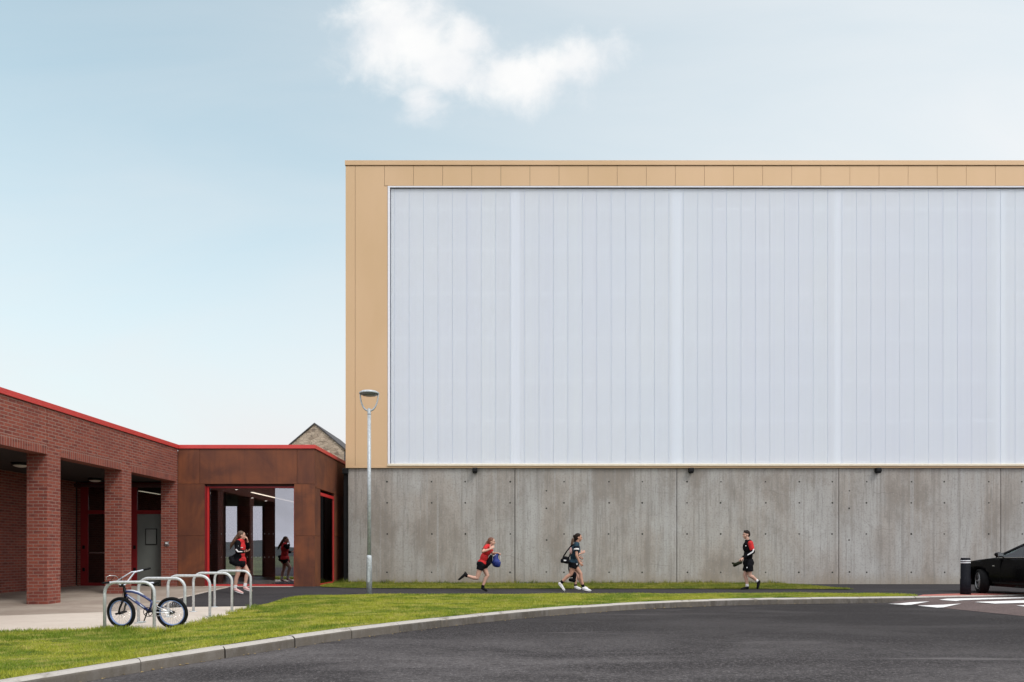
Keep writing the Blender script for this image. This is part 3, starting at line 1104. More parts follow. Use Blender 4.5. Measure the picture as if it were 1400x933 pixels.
# slim joiners behind the panel joints
for i, a in enumerate(px_[1:]):
    MB().box(a - 0.02, a + 0.02, HY + 0.0185, HY + 0.04, PZ0, PZ1).build("joiner", "joint_grey", hall)
# white steel seen through the panels
for k in range(-1, 6):
    cx = hx(704.5) + 5.58 * k
    if PX0 < cx < HX1:
        MB().box(cx - 0.16, cx + 0.16, HY + 0.045, HY + 0.3, PZ0, PZ1).build("steel_column", "white_steel", hall)
for v in (285, 341, 401, 462, 520, 575):
    z = hz(v)
    MB().box(PX0, HX1, HY + 0.07, HY + 0.11, z - 0.045, z + 0.045).build("steel_rail", "white_steel", hall)
MB().box(XL + 0.3, HX1, HY + 0.45, HY + 0.55, hz(641) + 0.02, zt - 0.1).build("inner_lining", "grey_lining", hall)
# side, back and roof
MB().box(XL + 0.012, XL + 0.25, HY + 0.36, 58, -0.5, hz(640.5)).box(HX1 - 0.3, HX1 - 0.01, HY + 0.52, 58, -0.5, 4.0).box(XL + 0.26, HX1 - 0.31, 57.6, 57.9, -0.5, 4.0).build("side_base", "board_concrete", hall)
MB().box(XL, XL + 0.25, HY + 0.56, 58, hz(639), zt - 0.05).box(HX1 - 0.3, HX1, HY + 0.56, 58, 4.02, zt - 0.05).box(XL + 0.26, HX1 - 0.31, 57.6, 58, 4.02, zt - 0.05).build("side_cladding", "gold_cladding", hall)
MB().box(XL + 0.26, HX1 - 0.31, HY + 0.61, 57.5, zt - 0.5, zt - 0.25).build("roof", "roof_grey", hall)

# black lamps on the concrete
for i, (u, lab) in enumerate([(649.5, "small black box lamp on the concrete wall above the running girl in red"),
                              (944, "small black box lamp on the concrete wall nearest above the walking boy"),
                              (1199, "small black box lamp high on the concrete wall towards the parked car")]):
    x, z = hx(u), hz(643.6)
    t = empty("wall_lamp", (x, HY + 0.02, z), lab, "lamp", "black lamps along the concrete wall")
    MB().box(x - 0.085, x + 0.085, HY - 0.16, HY + 0.018, z - 0.055, z + 0.08).build("housing", "black_metal", t, 0.012)
    MB().box(x - 0.07, x + 0.07, HY - 0.15, HY - 0.01, z - 0.095, z - 0.056).build("visor", "black_rubber", t, 0.006)

# ================================================================== BRICK BUILDING
FX = -10.38
bb = empty("brick_building", (FX, 16, 0), "low red brick building with a pillared canopy and red coping", "building")
Y0, Y1 = 5.6, 21.19
cols = [6.48, 9.4, 12.32, 15.24, 18.16, 21.075]
CW = 0.455
for a, b in ((Y0, cols[3] + 0.004 - 0.01), (cols[3] + 0.01, Y1)):
    MB().box(FX - 0.34, FX, a, b, 3.495, 4.305).build("fascia", "brick", bb)
MB().box(FX - 0.32, FX - 0.012, Y0 + .02, Y1 - .02, 3.5, 4.29).build("joint_filler", "dark_joint", bb)
sp = [Y0] + [c for c in cols] + [None]
for a, b in zip([Y0] + [c + CW for c in cols[:-1]], cols):
    MB().box(FX - 0.34, FX, a, b, 3.2825, 3.494).build("soldier_course", "brick_soldier", bb)
for c in cols:
    ce = min(c + CW, 21.19) if c > 21 else c + CW
    MB().box(FX - CW, FX, c, ce, -0.35, 3.494).build("column", "brick", bb)
MB().box(FX - 0.40, FX + 0.035, Y0, Y1 + 0.33, 4.312, 4.435).build("coping", "red_coping", bb, 0.004)
MB().box(FX - 0.33, FX + 0.012, Y0, Y1 - .03, 4.306, 4.311).build("coping_gap", "dark_joint", bb)
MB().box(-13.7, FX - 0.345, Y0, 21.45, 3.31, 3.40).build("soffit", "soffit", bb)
MB().box(-14.0, -13.7, Y0, 21.44, -0.4, 4.0).build("back_wall", "brick", bb)
MB().box(-19, FX - 0.41, Y0, 21.45, 4.05, 4.28).build("roof", "roof_grey", bb)
MB().box(-19, FX - .35, Y0 - .3, Y0 - .005, -0.6, 4.04).box(-19.3, -19.01, Y0, 30, -0.4, 4.04).build("outer_and_shade_wall", "brick", bb)  # near end wall added out of view to keep light from the covered way
# red framed screen with two doors at the end of the covered way
EYS = 21.5
ex = lambda u: (u - CU) * EYS / F
ez = lambda v: EYE + (CV - v) * EYS / F
fz0 = 0.03
fr = MB()
fr.box(-13.69, ex(111), EYS, EYS + 0.2, fz0, 3.3)
fr.build("end_wall", "brick", bb)
fr = MB()
zt2, zh, zh2 = 3.3, ez(698), ez(703)
for a, b in ((ex(111) + .002, ex(120.5)), (ex(150), ex(156)), (ex(179.5), ex(187.5)), (FX - CW - 0.09, FX - CW - 0.005)):
    fr.box(a, b, EYS - 0.03, EYS + 0.06, fz0, zt2 - 0.002)
for a, b in ((ex(120.5), ex(150)), (ex(156), ex(179.5)), (ex(187.5), FX - CW - 0.09)):
    fr.box(a + .001, b - .001, EYS - 0.025, EYS + 0.055, zh2, zh)
    fr.box(a + .001, b - .001, EYS - 0.025, EYS + 0.055, 3.2, zt2 - 0.003)
fr.box(ex(120.5) + .001, ex(150) - .001, EYS - 0.025, EYS + 0.055, fz0, ez(797))
fr.build("screen_frame", "shaded_red_paint", bb)  # canopy shade painted into the frame's red
for a, b in ((ex(120.5), ex(150)), (ex(156), ex(179.5)), (ex(187.5), FX - CW - 0.09)):
    MB().box(a + .002, b - .002, EYS + 0.012, EYS + 0.022, zh + .002, 3.198).build("transom_pane", "tinted_glass", bb)
d1 = MB().box(ex(120.5) + .004, ex(150) - .004, EYS + 0.012, EYS + 0.022, ez(797) + .002, zh2 - .003).build("door_pane", "dark_glass", bb)
MB().box(ex(156) + .002, ex(179.5) - .002, EYS + 0.012, EYS + 0.022, fz0, zh2 - .003).build("door_pane", "dark_glass", bb)
d2 = MB().box(ex(187.5) + .004, FX - CW - 0.094, EYS + 0.0, EYS + 0.04, fz0 + .01, zh2 - .004).build("door_leaf", "grey_door", bb)
for z in (0.5, 1.2):
    for ua, ub in ((183.5, 186.5), (114, 117)):
        MB().box(ex(ua), ex(ub), EYS - 0.055, EYS - 0.031, z, z + 0.11).build("hinge", "black_metal", bb)
MB().box(ex(122), ex(149), EYS - 0.0, EYS + 0.011, ez(756) - 0.01, ez(756) + 0.01).build("push_bar", "brushed_metal", bb)
# framed notice beside the grey door, entry box on the pier
nt = empty("notice", (ex(207), EYS, 1.6), "dark framed notice on the grey door beside the brick pier", "notice")
nb = MB()
nx0, nx1, nz0, nz1 = ex(199), ex(215), ez(745), ez(723)
nb.box(nx0, nx1, EYS - 0.02, EYS - 0.001, nz0, nz1); nb.build("frame", "black_metal", nt, 0.004)
nb = MB(); nb.box(nx0 + .025, nx1 - .025, EYS - 0.024, EYS - 0.0205, nz0 + .025, nz1 - .025); nb.build("sheet", "grey_door", nt)
nb = MB()
for k in range(9):
    z = nz1 - 0.07 - k * 0.045
    nb.box(nx0 + .05, nx1 - .05 - random.uniform(0, .12), EYS - 0.0262, EYS - 0.0242, z, z + 0.014)
nb.build("print", "print_ink", nt)
bx = (228.5 - CU) * 21.07 / F; bz = EYE + (CV - 743.5) * 21.07 / F
eb = empty("entry_box", (bx, 21.075, bz), "small pale grey entry box on the brick pier by the rusty wall", "intercom")
MB().box(bx - 0.06, bx + 0.06, 21.03, 21.074, bz - 0.06, bz + 0.06).build("plate", "brushed_metal", eb, 0.006)
MB().box(bx - 0.03, bx + 0.03, 21.018, 21.029, bz - 0.015, bz + 0.04).build("cover", "white_cloth", eb, 0.003)

for i, (u, v, lab) in enumerate([(28, 637, "unlit round lamp under the canopy left of the nearest brick pillar"),
                                 (130, 657.5, "unlit round lamp under the canopy between the two free brick pillars")]):
    Z = (3.24 - EYE) * F / (CV - v); x = (u - CU) * Z / F
    t = empty("soffit_lamp", (x, Z, 3.31), lab, "lamp", "round lamps under the canopy")
    MB().lathe((x, Z, 3.25), [(0.17, 0.0), (0.19, 0.02), (0.19, 0.059)], 24).build("base", "black_metal", t)
    MB().lathe((x, Z, 3.20), [(0.05, 0.0), (0.11, 0.012), (0.15, 0.035), (0.16, 0.049)], 24).build("diffuser", "paper", t)

# ================================================================== RUSTY ENTRANCE LOBBY
LY = 21.2
lx = lambda u: (u - CU) * LY / F
lz = lambda v: EYE + (CV - v) * LY / F
lob = empty("entrance_lobby", (-8, LY, 0), "rust brown steel clad entrance lobby with red coping and tall glazing", "building")
X0, XC = FX + 0.004, lx(430)
zT, zM, zB = 4.305, lz(662), 0.0
J = 0.004


def panel(x0, x1, z0, z1, y0=LY, y1=LY + 0.09):
    MB().box(x0 + J, x1 - J, y0, y1, z0 + J, z1 - J).build("steel_panel", "corten", lob, 0.004)


for a, b in ((X0, lx(273)), (lx(273), lx(406)), (lx(406), XC)):
    panel(a, b, zM, zT)
panel(X0, lx(279.8), lz(733), zM); panel(X0, lx(279.8), zB, lz(733))
panel(lx(402), XC, lz(733), zM); panel(lx(402), XC, zB, lz(733))
# right hand side
def spanel(y0, y1, z0, z1):
    MB().box(XC - 0.09, XC, y0 + J, y1 - J, z0 + J, z1 - J).build("steel_panel", "corten", lob, 0.004)


SY = [LY + 0.092, 21.85, 23.6, 26.0]
spanel(SY[0], SY[3] - 2.0, zM - 0.1, zT); spanel(SY[3] - 2.0, SY[3], zM - 0.1, zT)
spanel(SY[0], SY[1], lz(733), zM - 0.1); spanel(SY[0], SY[1], zB, lz(733))
spanel(SY[2], SY[3], 1.65, zM - 0.1); spanel(SY[2], SY[3], zB, 1.65)
m = MB()
m.box(X0 + .02, XC - .1, LY + 0.095, LY + 0.14, zM + 0.02, zT - .02).box(X0 + .02, lx(279) , LY + 0.095, LY + 0.14, zB, zM).box(lx(403), XC - .1, LY + 0.095, LY + 0.14, zB, zM)
m.box(XC - 0.15, XC - 0.095, LY + 0.15, 25.95, zM - .08, zT - .02).box(XC - 0.15, XC - 0.095, LY + 0.15, 21.84, zB, zM - .09).box(XC - 0.15, XC - 0.095, 23.62, 25.95, zB, zM - .09)
m.build("panel_backing", "dark_joint", lob)
MB().box(FX + 0.036, XC + 0.035, LY - 0.035, LY + 0.35, 4.312, 4.43).box(XC - 0.35, XC + 0.035, LY + 0.351, 26.02, 4.312, 4.43).build("coping", "red_coping", lob, 0.006)
# front glazing
GYY = LY + 0.11
gl, gr, gt, gb = lx(279.8), lx(402), lz(665), 0.035
MB().box(gl, gl + 0.03, GYY - 0.10, GYY + 0.08, gb, gt).build("glazing_reveal", "shaded_red_paint", lob)
MB().box(gl + .031, lx(283.6), GYY - 0.0, GYY + 0.036, gb, gt).build("glazing_jamb", "red_paint", lob)
MB().box(gr - 0.025, gr - 0.002, GYY - 0.05, GYY + 0.08, gb, gt).build("glazing_jamb", "red_paint", lob)
MB().box(lx(284.6) + .001, gr - 0.026, GYY - 0.02, GYY + 0.08, gt - 0.05, gt).build("glazing_head", "shaded_red_paint", lob)
MB().box(lx(284.6) + .001, gr - 0.026, GYY - 0.04, GYY + 0.08, gb, gb + 0.06).build("glazing_rail", "red_paint", lob)
ML0, ML1 = lx(375.0), gr - 0.03
MB().box(lx(284.6) + .004, ML0 - 0.004, GYY + 0.04, GYY + 0.048, gb + 0.06, gt - 0.05).build("fixed_pane", "clear_glass", lob)
# reflective leaf standing a few degrees ajar
ang = R(7.8)
c0 = Vector((ML1, GYY + 0.055, 0)); dirx = Vector((-math.cos(ang), -math.sin(ang), 0))
Lw = (ML1 - ML0) / math.cos(ang)
n_ = Vector((math.sin(ang), -math.cos(ang), 0)) * 0.008
a_, b_ = c0, c0 + dirx * Lw
MB().prism([(a_.x, a_.y, gb + 0.065), (b_.x, b_.y, gb + 0.065), (b_.x, b_.y, gt - 0.055), (a_.x, a_.y, gt - 0.055)], n_).build("door_leaf", "mirror_glass", lob)
dm = MB()
for z in (lz(730), lz(762)):
    x = lx(300)
    while x < ML0 - 0.02:
        dm.cone((x, GYY + 0.039, z), (x, GYY + 0.036, z), 0.011, None, 10); x += 0.135
dm.build("glass_dots", "brushed_metal", lob)
# interior
CEIL = 3.14
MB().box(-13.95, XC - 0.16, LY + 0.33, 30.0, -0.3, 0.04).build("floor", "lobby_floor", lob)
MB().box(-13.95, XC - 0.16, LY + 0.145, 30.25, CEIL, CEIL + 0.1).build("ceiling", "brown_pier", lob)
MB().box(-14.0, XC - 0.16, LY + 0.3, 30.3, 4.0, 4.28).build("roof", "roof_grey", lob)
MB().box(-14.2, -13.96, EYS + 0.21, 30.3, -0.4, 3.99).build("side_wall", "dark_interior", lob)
MB().box(XC - 0.14, XC, 26.01, 30.3, -0.4, 4.27).build("side_wall", "corten", lob)
BZ = 30.0
wx = lambda u: (u - CU) * BZ / F
bw = MB()
for a, b in ((-13.95, wx(303)), (wx(324), wx(343)), (wx(358.5), XC - 0.15)):
    bw.box(a, b, BZ, BZ + 0.25, -0.4, CEIL - .002)
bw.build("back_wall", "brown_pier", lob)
bw = MB()
for a, b in ((wx(303), wx(324)), (wx(343), wx(358.5))):
    bw.box(a + .002, b - .002, BZ + 0.1, BZ + 0.11, 0.1, CEIL - .004)
bw.build("back_pane", "clear_glass", lob)
MB().box(wx(303), wx(324), BZ, BZ + .2, -0.3, 0.09).box(wx(343), wx(358.5), BZ, BZ + .2, -0.3, 0.09).build("back_sill", "dark_interior", lob)
# interior piers and a dark partition seen through the glass
for a, b, y in ((-10.16, -9.72, 23.6), (-8.62, -8.1, 25.2), (-9.35, -9.0, 24.4)):
    pass
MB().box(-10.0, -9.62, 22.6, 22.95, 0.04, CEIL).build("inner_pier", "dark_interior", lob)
# side door
sd0, sd1 = 21.85, 23.6
MB().box(XC - 0.07, XC - 0.02, sd0 + .002, sd0 + 0.07, 0.02, 3.02).build("side_jamb", "shaded_red_paint", lob)
MB().box(XC - 0.055, XC - 0.02, sd1 - 0.06, sd1 - .002, 0.02, 3.02).build("side_jamb", "red_paint", lob)
MB().box(XC - 0.07, XC - 0.01, sd0 + .071, sd1 - 0.061, 2.92, 3.02).build("side_head", "red_paint", lob)
MB().box(XC - 0.07, XC - 0.005, sd0 + .071, sd1 - 0.061, 0.02, 0.09).build("side_rail", "red_paint", lob)
MB().box(XC - 0.05, XC - 0.04, sd0 + .072, sd1 - 0.062, 0.092, 2.918).build("side_pane", "tinted_glass", lob)
# lights inside
def strip(x, y0, y1, z, lab):
    t = empty("strip_light", (x, y0, z), lab, "ceiling light", "lit strip lights in the lobby")
    MB().box(x - 0.05, x + 0.05, y0, y1, z - 0.02, z + 0.015).build("casing", "white_paint", t)
    MB().box(x - 0.04, x + 0.04, y0 + 0.02, y1 - 0.02, z - 0.036, z - 0.0205).build("diffuser", "lit_tube", t)


strip(-8.67, 22.75, 29.0, CEIL - 0.018, "long lit strip light on the lobby ceiling behind the tall glazing")
strip(-12.02, 22.0, 23.3, CEIL - 0.04, "short lit strip light glowing above the grey door")
for (u, v, lab) in [(345, 681, "small lit downlight nearest the left of the three in the lobby ceiling"), (363.6, 685, "small lit downlight deepest of the three in the lobby ceiling"), (323.5, 669.5, "small lit downlight closest to the glass in the lobby ceiling")]:
    Z = (CEIL - 0.01 - EYE) * F / (CV - v); x = (u - CU) * Z / F
    t = empty("downlight", (x, Z, CEIL), lab, "ceiling light", "small downlights in the lobby ceiling")
    MB().lathe((x, Z, CEIL - 0.012), [(0.06, 0), (0.07, 0.005), (0.07, 0.011)], 16).build("ring", "black_metal", t)
    MB().lathe((x, Z, CEIL - 0.016), [(0.035, 0), (0.045, 0.0035)], 16).build("lens", "spot_lens", t)

# black downpipe in the corner between lobby and hall
dp = empty("downpipe", (hx(472), HY, 0), "black square downpipe in the corner between the rusty lobby and the concrete wall", "downpipe")
xa, xb = hx(468.6), hx(475.2)
MB().box(xa, xb - .01, HY + 0.1, HY + 0.25, -0.1, 3.9).build("pipe", "black_metal", dp, 0.01)
MB().box(xa, xb + 0.03, HY - 0.06, HY + 0.015, hz(648), hz(640.6)).build("outlet", "black_metal", dp, 0.006)
lk = MB().box(XC + 0.002, XL + 0.01, 25.0, 25.1, -0.4, 4.0)
tag(lk.build("link_wall", "dark_joint"), "dark recessed wall closing the gap behind the black downpipe", "wall")

# ================================================================== STONE HOUSE BEHIND
SH = 60.0
sh = empty("stone_house", (-17.3, SH, -0.75), "stone gable end of a house rising behind the rusty lobby roof", "house")
ap = Q(430.2, 580.5, SH); er = Q(470.5, 614.6, SH); elx = 2 * ap.x - er.x
wl = MB()
poly = [(elx, SH, -0.8), (er.x, SH, -0.8), (er.x, SH, er.z), (ap.x, SH, ap.z), (elx, SH, er.z)]
wl.prism(poly, (0, 9, 0)); wl.build("wall", "rubble_stone", sh)
rf = MB()
for sx, ex_ in ((1, er.x), (-1, elx)):
    a = Vector((ap.x, 0, ap.z + 0.02)); b = Vector((ex_ + sx * 0.12, 0, er.z - 0.08))
    rf.prism([(a.x, SH - 0.1, a.z), (b.x, SH - 0.1, b.z), (b.x, SH - 0.1, b.z + 0.12), (a.x, SH - 0.1, a.z + 0.12)], (0, 9.2, 0))
rf.build("roof", "slate", sh)
MB().box(er.x + 0.002, er.x + 0.13, SH + 0.0, SH + 0.12, -0.7, er.z - 0.2).build("drainpipe", "slate", sh)

# ================================================================== STREET FURNITURE
def arc(c, a, b, r, t0, t1, n=7):
    return [Vector(c) + Vector(a) * r * math.cos(t0 + (t1 - t0) * i / (n - 1)) + Vector(b) * r * math.sin(t0 + (t1 - t0) * i / (n - 1)) for i in range(n)]


# lamp post
lp = P(504.8, 813.0)
LZ = lp.y
lq = lambda u, v: Q(u, v, LZ)
post = empty("lamp_post", tuple(lp), "tall grey galvanised lamp post with a wishbone head at the path edge", "lamp post")
hb = lq(505, 762).z; htop = lq(505, 567).z
MB().lathe((lp.x, LZ, lp.z - 0.05), [(0.072, 0), (0.070, hb - lp.z + 0.03), (0.055, hb - lp.z + 0.10)], 20).build("base", "lamp_metal", post)
MB().cone((lp.x, LZ, hb + 0.04), (lp.x, LZ, htop), 0.051, 0.044, 18).build("column", "lamp_metal", post)
MB().box(lp.x - 0.03, lp.x + 0.03, LZ - 0.076, LZ - 0.066, lp.z + 0.32, lp.z + 0.72).build("access_door", "lamp_metal", post, 0.004)
MB().lathe((lp.x, LZ, htop + .002), [(0.05, 0), (0.052, 0.02), (0.045, 0.022), (0.045, 0.10), (0.03, 0.16)], 18).build("collar", "lamp_metal", post)
yk = lq(505, 561).z; yh = lq(505, 538.3).z
for s in (-1, 1):
    w_ = 0.235
    pts = []
    for i in range(11):
        t = i / 10
        pts.append((lp.x + s * w_ * math.sin(t * math.pi / 2) ** 0.9, LZ, yk - 0.02 + (yh - yk + 0.02) * (1 - math.cos(t * math.pi / 2) ** 1.0)))
    MB().tube(pts, [0.026 - 0.010 * i / 10 for i in range(11)], 10).build("arm", "lamp_metal", post)
hd = MB().lathe((lp.x, LZ, yh - 0.02), [(0.25, 0.0), (0.262, 0.015), (0.255, 0.04), (0.20, 0.075), (0.08, 0.098), (0.01, 0.10)], 28).build("lamp_head", "lamp_metal", post)
MB().lathe((lp.x, LZ, yh - 0.07), [(0.06, 0), (0.17, 0.015), (0.225, 0.049)], 28).build("lens", "lamp_glass", hd)

# cycle stands
hl = ["nearest grey tubular cycle stand, with the small bike leaning on it",
      "second nearest grey cycle stand, just behind the small bike",
      "middle grey cycle stand of the row of five",
      "second farthest grey cycle stand of the row, next to the farthest",
      "farthest grey cycle stand, in front of the girl's legs"]
HR = 0.17
for i, y in enumerate(hoopz):
    xr = [-5.69, -5.65, -5.63, -5.60, -5.58][i]; xl = xr - [0.79, 0.80, 0.78, 0.77, 0.77][i]
    zb = g((xr + xl) / 2, y)
    top = zb + [0.775, 0.785, 0.78, 0.785, 0.785][i]
    t = empty("cycle_stand", ((xl + xr) / 2, y, zb), hl[i], "cycle stand", "grey hoop cycle stands in a row on the slab")
    pts = [(xl, y, zb - 0.06)] + arc((xl + HR, y, top - HR), (1, 0, 0), (0, 0, 1), HR, math.pi, math.pi / 2) + arc((xr - HR, y, top - HR), (1, 0, 0), (0, 0, 1), HR, math.pi / 2, 0) + [(xr, y, zb - 0.06)]
    MB().tube(pts, 0.0245, 14).build("hoop", "galvanised", t)
    for x in (xl, xr):
        MB().lathe((x, y, g(x, y) + 0.0125), [(0.075, 0), (0.075, 0.006), (0.03, 0.012)], 18).build("flange", "galvanised", t)

# bollard
bp = P(1320, 813.2)
bo = empty("bollard", tuple(bp), "black round bollard with two white bands in front of the parked car", "bollard")
bh = Q(1320, 763, bp.y).z - bp.z
MB().lathe(tuple(bp), [(0.124, -0.1), (0.122, 0.40), (0.112, 0.42), (0.110, bh - 0.02), (0.100, bh)], 16).build("post", "bollard_plastic", bo)
for h in (bh - 0.075, bh - 0.125):
    MB().lathe((bp.x, bp.y, bp.z + h - 0.012), [(0.1135, 0), (0.1135, 0.026)], 16).build("band", "white_band", bo)

# ================================================================== BICYCLE
BY = 11.07
bz0 = g(-6.0, BY) + 0.012
bs = BY / F
RWx = (236.3 - CU) * bs
WR = 0.258
bike = empty("bicycle", (RWx - 0.4, BY, bz0), "small blue and white stunt bicycle leaning on the nearest cycle stand", "bicycle")
lean = R(5)


def B(u, v, d=0.0):
    """bike plane point at photo pixel (u, v); d = metres to the far side; leans towards the camera"""
    x = (u - CU) * bs; h = EYE + (CV - v) * bs - bz0
    return Vector((x, BY + d * math.cos(lean) - h * math.sin(lean) * 0.6, bz0 + h * math.cos(lean) + d * math.sin(lean)))


def wheel(cx, steer, parent_name, front):
    c = Vector((cx, BY, bz0 + WR))
    up = Vector((0, -math.sin(lean), math.cos(lean)))
    fw = Vector((-math.cos(steer), math.sin(steer), 0))
    ax = up.cross(fw).normalized()
    c = Vector((cx, BY, bz0)) + up * WR
    def circ(r, n=40, off=0.0):
        return [c + ax * off + (fw * math.cos(2 * math.pi * i / n) + up * math.sin(2 * math.pi * i / n)) * r for i in range(n)]
    wroot = MB().tube(circ(WR - 0.027), 0.027, 10, 0, True).build("wheel", "black_rubber", bike)
    MB().tube(circ(WR - 0.060, 40, .008), 0.009, 8, 0, True).tube(circ(WR - 0.060, 40, -.008), 0.009, 8, 0, True).build("rim", "rim_blue", wroot)
    MB().cone(c - ax * 0.05, c + ax * 0.05, 0.024, None, 14).cone(c - ax * 0.075, c + ax * 0.075, 0.007, None, 8).build("hub", "black_metal", wroot)
    sp = MB()
    for i in range(32):
        a = 2 * math.pi * i / 32; a2 = a + (0.9 if i % 2 else -0.9)
        sp.cone(c + ax * (0.022 if i % 4 < 2 else -0.022) + (fw * math.cos(a2) + up * math.sin(a2)) * 0.022, c + (fw * math.cos(a) + up * math.sin(a)) * (WR - 0.07), 0.0014, None, 4)
    sp.build("spokes", "chrome", wroot)
    return c, ax, up, fw


STEER = R(10)
FWx = (166.8 - CU) * bs
fc, fax, fup, ffw = wheel(FWx, STEER, "front", True)
rc, rax, rup, rfw = wheel(RWx, 0.0, "rear", False)
ht, hbm = B(172.2, 803.4), B(172.4, 817.5)
crown = B(171.8, 819.5)
MB().cone(ht, hbm, 0.022, 0.023, 14).build("head_tube", "black_metal", bike)
fk = MB()
for s in (-1, 1):
    fk.tube([crown + fax * s * 0.03, crown + fax * s * 0.055 - Vector((0, 0, 0.03)), (crown + fax * s * 0.056).lerp(fc + fax * s * 0.058, 0.6) + ffw * 0.004, fc + fax * s * 0.058], [0.018, 0.019, 0.015, 0.012], 10)
fk.cone(crown - fax * 0.06, crown + fax * 0.06, 0.020, None, 10)
fk.build("fork", "black_metal", bike)
for s in (-1, 1):
    MB().cone(fc + fax * s * 0.066, fc + fax * s * 0.115, 0.017, None, 10).build("foot_peg", "black_metal", bike)
bbk = B(205.5, 836.3)
st_top, st_low = B(208.8, 822.5), bbk
seatp = B(209.8, 801.5)
MB().tube([B(174, 808.5), B(182, 808.6), B(191, 811.2), B(200, 816.5), B(208.3, 822.2)], [0.022, 0.0225, 0.0225, 0.021, 0.018], 12).build("top_tube", "bike_blue", bike)
MB().tube([B(175, 807.2, -.004), B(183, 807.3, -.004), B(191.5, 809.8, -.004), B(198, 813.6, -.004)], 0.0125, 10).build("top_tube_stripe", "bike_white", bike)
MB().tube([B(174, 813.2), B(190, 825), bbk], [0.023, 0.024, 0.023], 12).build("down_tube", "bike_blue", bike)
MB().tube([B(176.5, 814.2, -.014), B(187, 821.8, -.014)], 0.0105, 8).tube([B(193, 826.5, -.014), B(198.5, 830.6, -.014)], 0.0105, 8).build("down_tube_decal", "bike_white", bike)
MB().cone(bbk, st_top - Vector((0, 0, -.02)), 0.017, None, 12).build("seat_tube", "bike_blue", bike)
MB().cone(st_top, seatp, 0.0125, None, 10).build("seat_post", "black_metal", bike)
sd_ = MB()
for i, (u, v, r1, r2) in enumerate([]): pass
sv = B(208.5, 798.5)
prof = [(-0.135, 0.035, 0.022, 0.0), (-0.09, 0.045, 0.03, -.012), (-0.02, 0.07, 0.036, -.018), (0.05, 0.105, 0.04, -0.008), (0.09, 0.115, 0.04, 0.012), (0.115, 0.08, 0.03, 0.024)]
vs = []; n8 = 12
for (a, wd, th, dz_) in prof:
    for j in range(n8):
        t = 2 * math.pi * j / n8
        vs.append(sv + Vector((a, math.cos(t) * wd * 0.62, dz_ + math.sin(t) * th * 0.6)))
fsx = [(i * n8 + j, i * n8 + (j + 1) % n8, (i + 1) * n8 + (j + 1) % n8, (i + 1) * n8 + j) for i in range(len(prof) - 1) for j in range(n8)]
fsx += [tuple(range(n8))[::-1], tuple((len(prof) - 1) * n8 + j for j in range(n8))]
sadd = MB().add(vs, fsx, 0, True).build("saddle", "black_rubber", bike)
MB().tube([sv + Vector((-0.1, 0, 0.015)), sv + Vector((-0.03, 0, .012)), sv + Vector((0.04, 0, 0.022))], [0.008, 0.02, 0.012], 8).build("saddle_panel", "bike_white", sadd)
ss_ = MB()
for s in (-1, 1):
    ss_.tube([st_top + rax * s * 0.012 - Vector((0, 0, .03)), st_top + rax * s * 0.045 + Vector((0.12, 0, -.075)), rc + rax * s * 0.06], [0.009] * 3, 8)
    ss_.tube([bbk + rax * s * 0.02, bbk + rax * s * 0.05 + Vector((0.1, 0, 0)), rc + rax * s * 0.06], [0.010] * 3, 8)
ss_.build("rear_stays", "chrome", bike)
ck = MB()
near = -1
def ringpts(c, r, n=24, off=0.0):
    return [c + Vector((0, off, 0)) + Vector((math.cos(2 * math.pi * i / n), 0, math.sin(2 * math.pi * i / n))) * r for i in range(n)]
cs = bbk + Vector((0, -0.055, 0))
ck.tube(ringpts(cs, 0.072), 0.006, 6, 0, True)
for k in range(5):
    a = k * 1.2566
    ck.cone(cs, cs + Vector((math.cos(a), 0, math.sin(a))) * 0.07, 0.006, None, 6)
ck.cone(bbk - Vector((0, 0.075, 0)), bbk + Vector((0, 0.075, 0)), 0.02, None, 12)
d_ = Vector((-0.35, 0, -0.94)).normalized()
ck.cone(cs + Vector((0, -0.02, 0)), cs + Vector((0, -0.02, 0)) + d_ * 0.165, 0.011, 0.009, 8)
ck.cone(bbk + Vector((0, 0.075, 0)), bbk + Vector((0, 0.075, 0)) - d_ * 0.165, 0.011, 0.009, 8)
crank = ck.build("crank", "black_metal", bike)
for s, e in ((-1, cs + Vector((0, -0.02, 0)) + d_ * 0.165), (1, bbk + Vector((0, .075, 0)) - d_ * 0.165)):
    MB().box(e.x - 0.045, e.x + 0.045, e.y + (s * 0.015), e.y + s * 0.105, e.z - 0.011, e.z + 0.011).build("pedal", "galvanised", crank, 0.004)
ch = MB()
r_s = rc + Vector((0, -0.055, 0))
ch.tube([cs + Vector((0, 0, 0.074)), r_s + Vector((0, 0, 0.03))], 0.0055, 6).tube([cs - Vector((0, 0, 0.074)), r_s - Vector((0, 0, 0.03))], 0.0055, 6).tube(ringpts(r_s, 0.03, 14), 0.006, 6, 0, True)
ch.build("chain", "chrome", bike)
